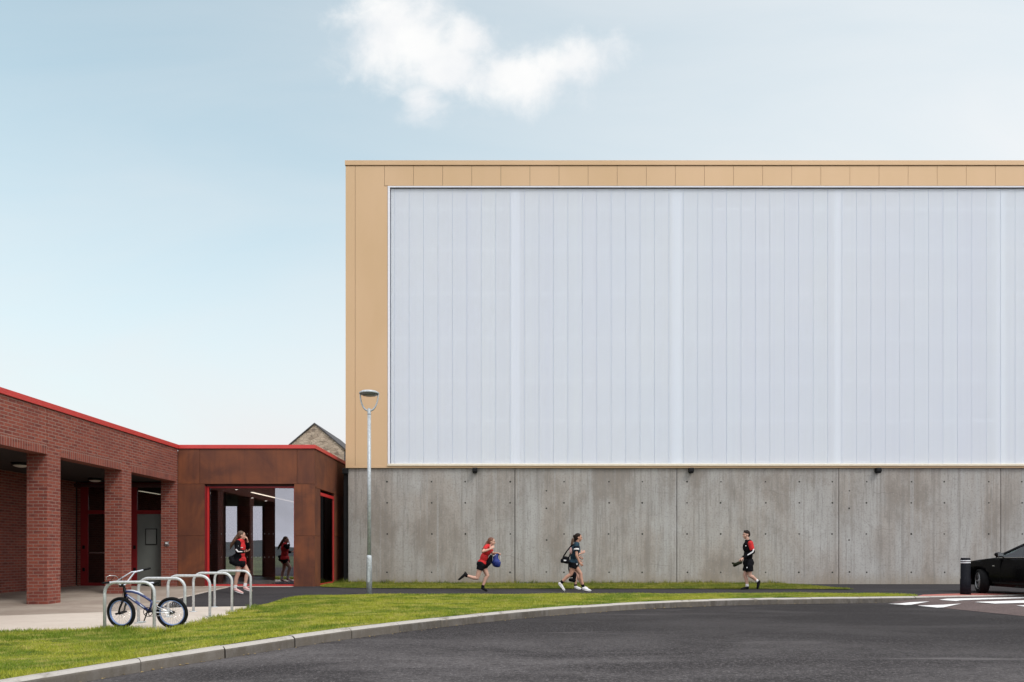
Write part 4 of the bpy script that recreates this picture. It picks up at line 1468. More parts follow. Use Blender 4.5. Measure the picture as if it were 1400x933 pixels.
# handlebar, seen slanting: near grip low by the stand, far grip high
nl, nr_ = B(158.5, 793.6, -0.30), B(196.3, 779.2, 0.22)
stem = ht + Vector((-0.02, -0.01, 0.035))
MB().cone(ht, stem, 0.017, None, 10).box(stem.x - 0.05, stem.x + 0.01, stem.y - 0.03, stem.y + 0.03, stem.z - 0.02, stem.z + 0.025).build("stem", "black_metal", bike, 0.004)
b1, b2 = B(161.5, 794.2, -0.12), B(186.5, 781.8, 0.06)
hb_ = MB()
hb_.tube([nl, b1, B(163, 795.5, -0.06), stem + Vector((-.02, -.02, .01)), stem + Vector((.02, .02, .012)), B(183.5, 783.2, 0.05), b2, nr_], 0.0115, 10)
hb_.tube([B(163.5, 793.6, -.03), B(180, 782.2, 0.05), b2], 0.0095, 8)
bar = hb_.build("handlebar", "bike_white", bike)
MB().cone(nl + (nl - b1).normalized() * 0.02, nl - (nl - b1).normalized() * 0.11, 0.017, None, 10).build("grip", "black_rubber", bar)
MB().cone(nr_ + (nr_ - b2).normalized() * 0.02, nr_ - (nr_ - b2).normalized() * 0.10, 0.017, None, 10).build("grip", "black_rubber", bar)
MB().tube([B(158, 792.5, -.2), B(157.5, 787, -.2), B(161, 784.8, -.18), B(165.5, 786, -.1), B(166.5, 791, -.04)], 0.0045, 6).build("brake_lever", "chrome", bar)
MB().tube([B(160, 793, -.15), B(164, 785.6, -.1), B(168.5, 788.5, -.02), B(170, 806, 0.0), B(167.5, 826, -.02)], 0.0035, 6).build("brake_cable", "black_rubber", bar)

# ================================================================== CAR
CP = P(1342, 811.4)
PHI = R(84)     # heading, turned from -X towards the wall
hdg = Vector((-math.cos(PHI), math.sin(PHI), 0))
lft = Vector((-math.sin(PHI), -math.cos(PHI), 0))   # car's left, towards the camera
AX = 1.38      # front axle, metres ahead of the car's middle
# put the left front wheel's contact patch at CP
cor = Vector((CP.x, CP.y, 0)) - hdg * AX - lft * 0.80
cz = road_z(CP.x, CP.y) if CP.x > 10 and False else g(CP.x, CP.y) + 0.005
car = empty("parked_car", (cor.x, cor.y, cz), "black saloon car standing behind the bollard at the right edge", "car")
W = lambda x, y, z: Vector((cor.x, cor.y, cz)) + hdg * x + lft * y + Vector((0, 0, z))


def halfw(x, z):
    w0 = 0.905
    ax = abs(x)
    e = max(0.0, (ax - 1.45) / 0.92)
    w0 -= 0.30 * e ** 2.4
    w0 -= 0.05 * max(0, (z - 0.62) / 0.30) ** 1.5
    w0 -= 0.05 * max(0, (0.42 - z) / 0.22) ** 1.5
    return w0


def archpts(cx, r, n=13):
    z0 = 0.21
    a0 = math.asin(max(-1, min(1, (z0 - 0.325) / r)))
    return [(cx + r * math.cos(a0 + (math.pi - 2 * a0) * i / (n - 1)), 0.325 + r * math.sin(a0 + (math.pi - 2 * a0) * i / (n - 1))) for i in range(n)]


top = [(2.34, 0.60), (2.30, 0.68), (2.15, 0.755), (1.8, 0.835), (1.4, 0.89), (1.05, 0.93), (0.82, 0.955)]
belt = [(0.3, 0.945), (-0.3, 0.95), (-1.0, 0.965), (-1.55, 0.985), (-1.75, 0.99)]
tailp = [(-2.1, 0.985), (-2.30, 0.96), (-2.36, 0.86), (-2.37, 0.60), (-2.36, 0.42), (-2.30, 0.28)]
bot = [(-2.0, 0.23)] + archpts(-1.42, 0.355)[::-1] + [(-0.6, 0.20), (0.2, 0.20)] + archpts(AX, 0.365)[::-1] + [(2.05, 0.22), (2.28, 0.27), (2.36, 0.42)]
outline = top + belt + tailp + bot
cpts = [Vector(p) for p in outline]
arr = np.array(outline)
gx_, gz_ = np.meshgrid(np.arange(-2.3, 2.3, 0.11), np.arange(0.22, 0.98, 0.085))
gp = np.stack([gx_.ravel(), gz_.ravel()], 1); gp = gp[inside(gp, arr)]
keep = [p for p in gp if min((Vector(p) - q).length for q in cpts) > 0.04]
vs2, es2, fs2, *_ = delaunay_2d_cdt(cpts + [Vector(p) for p in keep], [], [list(range(len(cpts)))], 1, 1e-5)
body = MB()
for s in (1, -1):
    body.add([W(p.x, s * halfw(p.x, p.y), p.y) for p in vs2], [tuple(f) for f in fs2], 0, True)
nseg = 8
ol = outline
for i in range(len(ol)):
    a, b = ol[i], ol[(i + 1) % len(ol)]
    rows = []
    for (x, z) in (a, b):
        hw = halfw(x, z)
        crown = 0.03 if z > 0.7 else 0.0
        bow = 0.10 if (abs(x) > 2.2 and z > 0.25) else 0.0
        rows.append([W(x + math.copysign(bow * (1 - (2 * j / nseg - 1) ** 2), x), hw * (1 - 2 * j / nseg), z + crown * (1 - (2 * j / nseg - 1) ** 2)) for j in range(nseg + 1)])
    body.add(rows[0] + rows[1], [(j, j + 1, nseg + 1 + j + 1, nseg + 1 + j) for j in range(nseg)], 0, True)
bobj = body.build("body", "car_paint", car)
bm_ = bmesh.new(); bm_.from_mesh(bobj.data); bmesh.ops.remove_doubles(bm_, verts=bm_.verts, dist=0.002); bmesh.ops.recalc_face_normals(bm_, faces=bm_.faces)
bm_.to_mesh(bobj.data); bm_.free()
# cabin
gh = [(0.86, 0.95, 0.80), (0.10, 1.335, 0.60), (-0.35, 1.415, 0.575), (-0.9, 1.41, 0.575), (-1.35, 1.32, 0.60), (-1.95, 0.99, 0.74)]
cab = MB()
roof_ = gh[1:5]
for a, b in zip(gh, gh[1:]):
    rows = [[W(x, hw * (1 - 2 * j / nseg), z + 0.035 * (1 - (2 * j / nseg - 1) ** 2)) for j in range(nseg + 1)] for (x, z, hw) in (a, b)]
    mi = 1 if (a[1] < 1.0 or b[1] < 1.0) else 0
    cab.add(rows[0] + rows[1], [(j, j + 1, nseg + 1 + j + 1, nseg + 1 + j) for j in range(nseg)], 0 if mi == 0 else 1, True)
cobj = cab.build("roof", ["car_paint", "car_glass"], car)
# side frames: pillars + window panes
for s in (1, -1):
    lo = [(0.84, 0.955), (0.10, 0.955), (-0.42, 0.962), (-1.20, 0.975), (-1.93, 0.99)]
    def hwz(z): return 0.845 - 0.27 * ((z - 0.95) / 0.46) ** 1.15 if z > 0.95 else 0.845
    sidep = [(0.86, 0.95)] + [(x, z) for x, z, _ in gh[1:]]
    pn = MB()
    def strip_(p, q, wd):
        p, q = Vector(p), Vector(q); t = (q - p).normalized(); n = Vector((t.y, -t.x)) * wd / 2
        pts = [p - n, p + n, q + n, q - n]
        pn.prism([W(c.x, s * (hwz(max(.95, c.y)) + 0.004), c.y) for c in pts], lft * (-s * 0.03))
    for a, b in zip(sidep, sidep[1:]):
        strip_(a, b, 0.07)
    strip_((-0.42, 0.95), (-0.46, 1.39), 0.09)
    strip_((-1.28, 0.96), (-1.50, 1.24), 0.07)
    pn.build("window_frame", "car_paint", car)
    for poly in ([(0.74, 0.957), (0.10, 1.29), (-0.36, 1.372), (-0.41, 1.372), (-0.375, 0.957)], [(-0.465, 0.957), (-0.505, 1.372), (-0.9, 1.37), (-1.32, 1.29), (-1.43, 1.20), (-1.26, 0.967)]):
        MB().prism([W(x, s * (hwz(z) - 0.006), z) for x, z in poly], lft * (-s * 0.006)).build("side_window", "car_glass", car)
    MB().prism([W(0.80, s * 0.862, 0.942), W(-1.3, s * 0.862, 0.962), W(-1.3, s * 0.862, 0.974), W(0.80, s * 0.862, 0.954)], lft * (-s * 0.02)).build("window_trim", "chrome", car)
    # mirror
    mc = W(0.60, s * 1.0, 1.03)
    mb_ = MB().ell(mc, (0.075, 0.105, 0.062), (hdg, lft, Vector((0, 0, 1)))).cone(W(0.60, s * 0.86, 0.965), W(0.60, s * 0.95, 1.0), 0.022, 0.03, 8)
    mob = mb_.build("door_mirror", "car_paint", car)
    MB().obox(W(0.575, s * 1.0, 1.03) - hdg * 0.048, hdg * 0.003, lft * 0.075, Vector((0, 0, 0.045))).build("mirror_glass_face", "chrome", mob)
    for x0 in (-0.15, -1.05):
        MB().obox(W(x0, s * (halfw(x0, 0.84) + 0.018), 0.835), hdg * 0.09, lft * 0.012, Vector((0, 0, 0.014))).build("door_handle", "car_paint", car, 0.004)
    # shut lines, sill strip, side lamp
    for x0 in (0.66, -0.42, -1.22):
        MB().obox(W(x0, s * (halfw(x0, 0.6) - 0.02), 0.60), hdg * 0.004, lft * 0.0215, Vector((0, 0, 0.33))).build("shut_line", "car_trim", car)
    MB().obox(W(-0.03, s * (halfw(0, 0.3) + 0.002), 0.30), hdg * 0.95, lft * 0.012, Vector((0, 0, 0.022))).build("door_strip", "car_trim", car, 0.006)
    MB().obox(W(0.88, s * (halfw(0.88, 0.73)), 0.735), hdg * 0.035, lft * 0.006, Vector((0, 0, 0.011))).build("side_repeater", "chrome", car, 0.003)
    MB().ell(W(2.06, s * 0.62, 0.66), (0.20, 0.15, 0.075), (hdg, lft, Vector((0, 0, 1)))).build("headlight", "chrome", car)
    MB().ell(W(-2.22, s * 0.64, 0.80), (0.15, 0.17, 0.085), (hdg, lft, Vector((0, 0, 1)))).build("tail_light", "tail_red", car)
    # wheels
    for x0, st in ((AX, R(27)), (-1.42, 0.0)):
        # front wheels steered to the right, away from the camera
        fwv = (hdg * math.cos(st) - lft * math.sin(st)).normalized()
        axv = (lft * math.cos(st) + hdg * math.sin(st)).normalized() * s
        c = W(x0, s * 0.785, 0.325)
        up = Vector((0, 0, 1))
        prof = [(0.21, -0.10), (0.305, -0.105), (0.325, -0.075), (0.328, 0.0), (0.325, 0.075), (0.305, 0.105), (0.22, 0.10)]
        vs = []; n = 32
        for r, d in prof:
            for j in range(n):
                t = 2 * math.pi * j / n
                vs.append(c + axv * d + (fwv * math.cos(t) + up * math.sin(t)) * r)
        tf = [(i * n + j, i * n + (j + 1) % n, (i + 1) * n + (j + 1) % n, (i + 1) * n + j) for i in range(len(prof) - 1) for j in range(n)]
        wb = MB().add(vs, tf, 0, True).build("wheel", "black_rubber", car)
        rm = MB()
        rm.cone(c - axv * 0.09, c + axv * 0.02, 0.222, None, 28, 1)
        rm.tube([c + axv * 0.095 + (fwv * math.cos(2 * math.pi * i / 32) + up * math.sin(2 * math.pi * i / 32)) * 0.212 for i in range(32)], 0.014, 6, 0, True)
        for k in range(7):
            a = 2 * math.pi * k / 7
            d = fwv * math.cos(a) + up * math.sin(a); tt = -fwv * math.sin(a) + up * math.cos(a)
            rm.obox(c + axv * 0.07 + d * 0.115, d * 0.095, tt * 0.020, axv * 0.014)
        rm.cone(c + axv * 0.05, c + axv * 0.095, 0.045, 0.04, 16)
        rm.build("rim", ["alloy", "car_trim"], wb)
MB().obox(W(2.44, 0, 0.60), hdg * 0.012, lft * 0.36, Vector((0, 0, 0.10))).build("grille", "car_trim", car, 0.006)
MB().obox(W(2.455, 0, 0.40), hdg * 0.006, lft * 0.26, Vector((0, 0, 0.055))).build("front_plate", "white_paint", car, 0.004)
MB().obox(W(-2.475, 0, 0.72), hdg * 0.006, lft * 0.26, Vector((0, 0, 0.055))).build("rear_plate", "white_paint", car, 0.004)
st_ = MB()
for s in (1, -1):
    for x0 in (-0.05, -0.98):
        st_.obox(W(x0 - 0.18, s * 0.36, 0.80), hdg * 0.07, lft * 0.23, Vector((0, 0, 0.30))).obox(W(x0 - 0.18, s * 0.36, 1.17), hdg * 0.05, lft * 0.12, Vector((0, 0, 0.08))).obox(W(x0 + 0.1, s * 0.36, 0.5), hdg * 0.25, lft * 0.23, Vector((0, 0, 0.08)))
st_.obox(W(0.78, 0, 0.88), hdg * 0.2, lft * 0.7, Vector((0, 0, 0.06)))
st_.build("seats", "car_seat", car)
MB().obox(W(-0.02, 0, 0.27), hdg * 1.0, lft * 0.78, Vector((0, 0, 0.06))).build("underbody", "car_trim", car)

# ================================================================== PEOPLE
def blob(name, prims, mat, parent, voxel=0.008, smooth=3):
    """fuse overlapping solids into ONE smooth continuous mesh"""
    m = MB()
    for p in prims:
        k = p[0]
        if k == 'c':       # tapered capsule
            _, a, ra, b, rb = p
            m.cone(a, b, ra, rb, 14); m.ell(a, ra, None, 14, 9); m.ell(b, rb, None, 14, 9)
        elif k == 'k':     # tapered cylinder with flat ends
            _, a, ra, b, rb = p
            m.cone(a, b, ra, rb, 18)
        elif k == 'e':
            _, c, r, fr = p
            m.ell(c, r, fr, 18, 12)
    b = world_base(parent)
    me = bpy.data.meshes.new(name)
    me.from_pydata([tuple(q - b) for q in m.v], [], m.f)
    o = bpy.data.objects.new(name + "_tmp", me); col.objects.link(o)
    bm = bmesh.new(); bm.from_mesh(me); bmesh.ops.recalc_face_normals(bm, faces=bm.faces); bm.to_mesh(me); bm.free()
    r = o.modifiers.new("r", 'REMESH'); r.mode = 'VOXEL'; r.voxel_size = voxel; r.use_smooth_shade = True
    s = o.modifiers.new("s", 'SMOOTH'); s.iterations = smooth; s.factor = 0.5
    dg = bpy.context.evaluated_depsgraph_get()
    dg.update()
    out = bpy.data.meshes.new_from_object(o.evaluated_get(dg))
    bpy.data.objects.remove(o); bpy.data.meshes.remove(me)
    out.name = name
    out.materials.clear(); out.materials.append(MATS[mat])
    return link_mesh(name, out, parent, True)


def ortho(d, ref):
    d = d.normalized()
    r = (ref - d * ref.dot(d))
    return r.normalized() if r.length > 1e-4 else d.orthogonal().normalized()


UP = Vector((0, 0, 1))


class Person:
    def __init__(self, Z, fx, sc, label, group=None, skin="skin", base=None):
        self.Z = Z; self.f = Vector((fx, 0, 0)); self.sc = sc
        b = P(*base)
        self.root = empty("person", (b.x, Z, b.z), label, "person", group)
        self.skin = skin
        self.body = []

    def q(self, u, v, d=0.0):
        """pixel + metres towards the far side"""
        Zd = self.Z + d
        p = Q(u, v, self.Z)
        # keep the same pixel while shifting in depth
        k = Zd / self.Z
        return Vector((p.x * k, Zd, EYE + (p.z - EYE) * k))

    def head(self, c, face, tilt=0.0):
        s = self.sc
        f = Vector(face).normalized()
        up = ortho(UP + f * tilt, UP) if False else (UP + f * tilt).normalized()
        f = ortho(f, f) if False else (f - up * f.dot(up)).normalized()
        l = up.cross(f).normalized()
        fr = (f, l, up)
        self.hc, self.hfr = c, fr
        B_ = self.body
        B_ += [('e', c + up * 0.025 * s - f * 0.008 * s, (0.095 * s, 0.075 * s, 0.088 * s), fr),
               ('e', c - up * 0.035 * s + f * 0.022 * s, (0.066 * s, 0.058 * s, 0.078 * s), fr),
               ('c', c - up * 0.092 * s + f * 0.052 * s, 0.026 * s, c - up * 0.08 * s + f * 0.03 * s, 0.032 * s),
               ('c', c - up * 0.002 * s + f * 0.084 * s, 0.010 * s, c - up * 0.036 * s + f * 0.102 * s, 0.013 * s),
               ('e', c + up * 0.018 * s + f * 0.074 * s, (0.018 * s, 0.05 * s, 0.012 * s), fr),
               ('e', c - up * 0.066 * s + f * 0.079 * s, (0.014 * s, 0.024 * s, 0.011 * s), fr)]
        for sg in (-1, 1):
            B_.append(('e', c - up * 0.012 * s - f * 0.005 * s + l * sg * 0.076 * s, (0.02 * s, 0.010 * s, 0.03 * s), fr))
            B_.append(('e', c - up * 0.03 * s + f * 0.05 * s + l * sg * 0.038 * s, (0.028 * s, 0.022 * s, 0.025 * s), fr))

    def face_bits(self):
        s, c = self.sc, self.hc
        f, l, up = self.hfr
        for sg in (-1, 1):
            MB().ell(c + f * 0.083 * s + l * sg * 0.031 * s + up * 0.0 * s, (0.008 * s, 0.012 * s, 0.0085 * s), self.hfr, 10, 7).build("eye", "eye", self.root)
        MB().ell(c + f * 0.090 * s - up * 0.067 * s, (0.006 * s, 0.022 * s, 0.0065 * s), self.hfr, 10, 7).build("mouth", "lips", self.root)

    def hair(self, mat, extra=(), back=0.018):
        s, c = self.sc, self.hc
        f, l, up = self.hfr
        pr = [('e', c + up * 0.038 * s - f * 0.022 * s, (0.097 * s, 0.083 * s, 0.088 * s), self.hfr),
              ('e', c - up * 0.01 * s - f * 0.052 * s, (0.06 * s, 0.079 * s, 0.09 * s), self.hfr)]
        self.hairo = blob("hair", pr + list(extra), mat, self.root, 0.007, 2)

    def torso(self, pelvis, chest, neck, lat, sex='f', twist=0.0):
        """lat: unit vector across the body (far side)"""
        s = self.sc
        spine = (chest - pelvis).normalized()
        fw = spine.cross(lat).normalized()
        if fw.dot(self.f) < 0: fw = -fw
        self.fw, self.lat, self.spine = fw, lat, spine
        fr = (fw, lat, spine)
        self.tor = dict(pelvis=pelvis, chest=chest, neck=neck, fr=fr)
        hipw = 0.165 if sex == 'f' else 0.158
        chw = 0.150 if sex == 'f' else 0.172
        self.tp = [('e', pelvis + spine * 0.01 * s, (0.118 * s, hipw * s, 0.125 * s), fr),
                   ('e', pelvis.lerp(chest, 0.5), (0.098 * s, 0.128 * s if sex == 'f' else 0.146 * s, 0.16 * s), fr),
                   ('e', chest + fw * 0.008 * s, (0.115 * s, chw * s, 0.165 * s), fr)]
        self.body += self.tp
        self.body += [('c', chest.lerp(neck, 0.55), 0.062 * s, neck, 0.050 * s)]

    def shoulders(self, n, fa):
        s = self.sc
        self.sn, self.sf = n, fa
        self.shp = [('c', n, 0.058 * s, n.lerp(fa, 0.5) + self.spine * 0.03 * s, 0.068 * s), ('c', n.lerp(fa, 0.5) + self.spine * 0.03 * s, 0.068 * s, fa, 0.058 * s)]
        self.body += self.shp

    def arm(self, sh, el, wr, curl=0.5, palm=None, hand=None, spread=0.15, thumb_up=True):
        s = self.sc
        self.body += [('c', sh, 0.047 * s, el, 0.037 * s), ('c', el, 0.038 * s, el.lerp(wr, 0.4), 0.036 * s), ('c', el.lerp(wr, 0.4), 0.036 * s, wr, 0.024 * s)]
        d = (hand - wr).normalized() if hand is not None else (wr - el).normalized()
        palm = ortho(d, palm if palm is not None else Vector((0, 1, 0)))
        wdt = d.cross(palm).normalized()
        if wdt.dot(UP) < 0 and thumb_up: wdt = -wdt
        pc = wr + d * 0.05 * s
        B_ = self.body
        B_.append(('e', pc, (0.052 * s, 0.040 * s, 0.017 * s), (d, wdt, palm)))
        for i, L in enumerate((0.070, 0.080, 0.074, 0.058)):
            o = (0.030 - 0.020 * i) * s
            p = pc + d * 0.038 * s + wdt * o
            dir_ = (d + wdt * (0.5 - i / 3) * spread).normalized()
            for j in range(3):
                a = curl * (j + 0.6) * 0.75
                dd = (dir_ * math.cos(a) + palm * math.sin(a)).normalized()
                p2 = p + dd * L * s * (0.42, 0.32, 0.26)[j]
                B_.append(('c', p, (0.0098 - j * 0.0008) * s, p2, (0.0092 - j * 0.0008) * s)); p = p2
        p = wr + d * 0.022 * s + wdt * 0.030 * s
        for j, L in enumerate((0.035, 0.032, 0.026)):
            a = curl * 0.5 * j
            dd = (d * 0.62 + wdt * (0.75 - 0.25 * j) + palm * (0.25 + a * 0.4)).normalized()
            p2 = p + dd * L * s
            B_.append(('c', p, (0.0125 - j * 0.001) * s, p2, (0.0112 - j * 0.001) * s)); p = p2
        return pc, d

    def leg(self, hip, kn, an, toe, slim=1.0):
        s = self.sc * slim
        m1 = kn.lerp(an, 0.32)
        kd = (an - kn).normalized()
        back = ortho(kd, -self.f)
        self.body += [('c', hip, 0.088 * s, hip.lerp(kn, 0.5), 0.074 * s), ('c', hip.lerp(kn, 0.5), 0.074 * s, kn, 0.054 * s),
                      ('c', kn, 0.053 * s, m1 + back * 0.016 * s, 0.053 * s), ('c', m1 + back * 0.016 * s, 0.053 * s, an, 0.034 * s)]
        self.body += [('c', an, 0.034 * s, toe.lerp(an, 0.62), 0.024 * s)]

    def shoe(self, an, toe, mat, heel_down=None, high=0.0, sole=None):
        """an: ankle joint, toe: tip of the shoe at sole height"""
        s = self.sc
        shin = heel_down if heel_down is not None else Vector((0, 0, -1))
        heel = an + shin.normalized() * 0.072 * s
        d = (toe - heel); L = d.length; d = d.normalized()
        n = ortho(d, -shin)
        lat = d.cross(n)
        fr = (d, lat, n)
        h0 = heel - d * 0.045 * s
        pr = [('e', h0 + d * 0.055 * s + n * 0.030 * s, (0.062 * s, 0.037 * s, 0.042 * s), fr),
              ('e', heel.lerp(toe, 0.45) + n * 0.028 * s, (0.09 * s, 0.042 * s, 0.036 * s), fr),
              ('e', heel.lerp(toe, 0.78) + n * 0.022 * s, (0.062 * s, 0.044 * s, 0.028 * s), fr),
              ('c', an + shin.normalized() * 0.03 * s, 0.044 * s, heel.lerp(toe, 0.52) + n * 0.026 * s, 0.037 * s),
              ('c', h0 + d * 0.055 * s + n * 0.05 * s, 0.038 * s, an + shin.normalized() * (0.0 - high) * s, 0.040 * s)]
        o = blob("shoe", pr, mat, self.root, 0.007, 2)
        sm = MB()
        nn = 20; ring = []
        for k in range(nn):
            t = 2 * math.pi * k / nn
            ring.append(heel.lerp(toe, 0.46) + d * math.cos(t) * (L * 0.5 + 0.022 * s) + lat * math.sin(t) * (0.043 if math.cos(t) > -0.2 else 0.037) * s - n * 0.008 * s)
        sm.prism(ring, n * 0.018 * s)
        sm.build("sole", sole or mat, o)
        return o

    def finish(self):
        return blob("body", self.body, self.skin, self.root, 0.0068, 2)


def infl(prims, d):
    out = []
    for p in prims:
        if p[0] == 'e': out.append(('e', p[1], tuple(r + d for r in p[2]), p[3]))
        else: out.append((p[0], p[1], p[2] + d, p[3], p[4] + d))
    return out


FAR = Vector((0, 1, 0))

# ---------------------------------------------------------------- running girl
def running_girl():
    h = Person(18.85, 1, 0.97, "girl in red shirt and black shorts sprinting along the path with a blue bag", base=(660, 808.5))
    q = h.q
    pel, chest, neck = q(658.6, 771.0), q(665.6, 753.0), q(669.6, 746.0)
    h.torso(pel, chest, neck, (FAR + Vector((0.15, 0, 0))).normalized())
    h.head(q(672.2, 740.8), (1, -0.12, 0.05), 0.05)
    h.body.append(('c', neck, 0.05, q(671.2, 743.5), 0.052))
    sn, sf = q(664.9, 748.6, -0.15), q(669.5, 749.0, 0.15)
    h.shoulders(sn, sf)
    el, wr = q(660.2, 754.3, -0.26), q(670.2, 751.0, -0.25)
    h.arm(sn, el, wr, 0.35, palm=Vector((0.1, 1, 0)), hand=q(675.2, 747.0, -0.2))
    elf, wrf = q(674.0, 757.5, 0.20), q(679.2, 756.4, 0.10)
    h.arm(sf, elf, wrf, 1.5, palm=Vector((0, 0, -1)), hand=q(682.5, 756.8, 0.08))
    hipn, hipf = q(657.6, 773.2, -0.085), q(660.4, 773.2, 0.085)
    # rear (near) leg kicked back, far leg planted
    kn, an, toe = q(652.4, 790.6, -0.09), q(637.0, 786.9, -0.08), q(626.4, 792.6, -0.08)
    kf, af, tf = q(666.4, 787.2, 0.07), q(659.6, 802.6, 0.05), q(664.8, 808.6, 0.04)
    h.leg(hipn, kn, an, an.lerp(toe, 0.6)); h.leg(hipf, kf, af, af.lerp(tf, 0.6))
    h.finish(); h.face_bits()
    s = h.sc
    f, l, up = h.hfr
    c = h.hc
    tail = [c - f * 0.085 + up * 0.02, c - f * 0.125 - up * 0.03, q(663.6, 746.5, -.02), q(661.2, 750.5, -.03), q(658.8, 753.2, -.03)]
    rr = [0.03, 0.036, 0.036, 0.03, 0.012]
    h.hair("hair_auburn", [('c', tail[i], rr[i], tail[i + 1], rr[i + 1]) for i in range(4)])
    shirt = infl(h.tp, 0.016) + infl(h.shp, 0.014) + [('k', sn, 0.068, sn.lerp(el, 0.55), 0.060), ('k', sf, 0.066, sf.lerp(elf, 0.6), 0.058), ('k', chest.lerp(neck, .4), 0.085, chest.lerp(neck, 0.85), 0.066)]
    blob("shirt", shirt, "red_cloth", h.root)
    blob("collar", [('k', chest.lerp(neck, 0.72), 0.072, neck, 0.060)], "white_cloth", h.root, 0.007)
    sh = [('e', pel - h.spine * 0.015, (0.138, 0.185, 0.125), h.tor['fr']), ('c', hipn, 0.105, hipn + UP * 0.03, 0.105), ('c', hipf, 0.105, hipf + UP * 0.03, 0.105), ('k', hipn, 0.108, hipn.lerp(kn, 0.36), 0.098), ('k', hipf, 0.108, hipf.lerp(kf, 0.36), 0.096)]
    blob("shorts", sh, "black_cloth", h.root)
    for a, k in ((an, kn), (af, kf)):
        blob("sock", [('k', a.lerp(k, 0.16), 0.047, a, 0.044)], "black_cloth", h.root, 0.007)
    h.shoe(an, toe, "black_rubber", Vector((-0.5, 0, 0.85)), 0.02)
    h.shoe(af, tf, "black_rubber", None, 0.02)
    # blue drawstring bag swinging from the far hand
    bag = empty("sports_bag", tuple(q(677, 768, 0.1)), "bright blue drawstring bag swinging from the running girl's hand", "bag")
    t0 = q(681.0, 757.4, 0.1)
    pr = [('c', t0, 0.03, q(677.6, 762.0, 0.1), 0.075), ('c', q(677.6, 762.0, 0.1), 0.075, q(677.4, 768.5, 0.1), 0.11), ('e', q(678.6, 770, 0.1), (0.125, 0.10, 0.12), None),
          ('c', q(680.0, 772.0, 0.1), 0.085, q(681.6, 773.4, 0.1), 0.05), ('c', q(675, 766, 0.08), 0.06, q(674, 769, 0.08), 0.05), ('c', t0, 0.022, q(683, 756, 0.1), 0.012)]
    blob("sack", pr, "blue_bag", bag, 0.009, 3)
    MB().tube([q(682.6, 756.6, 0.1), q(684.5, 762, 0.06), q(683.2, 770, 0.05)], 0.006, 6).tube([q(680, 757, 0.1), q(673.6, 761, 0.03), q(673.6, 768, 0.03)], 0.006, 6).build("cord", "white_cloth", bag)
    pc = blob("garment", [('c', q(671.5, 761, -0.0), 0.05, q(668.5, 769, 0.0), 0.075), ('c', q(668.5, 769, 0), 0.075, q(665.5, 773.5, 0.0), 0.055)], "black_cloth", None, 0.009)
    tag(pc, "rolled black garment held against the running girl's waist", "clothing")


running_girl()


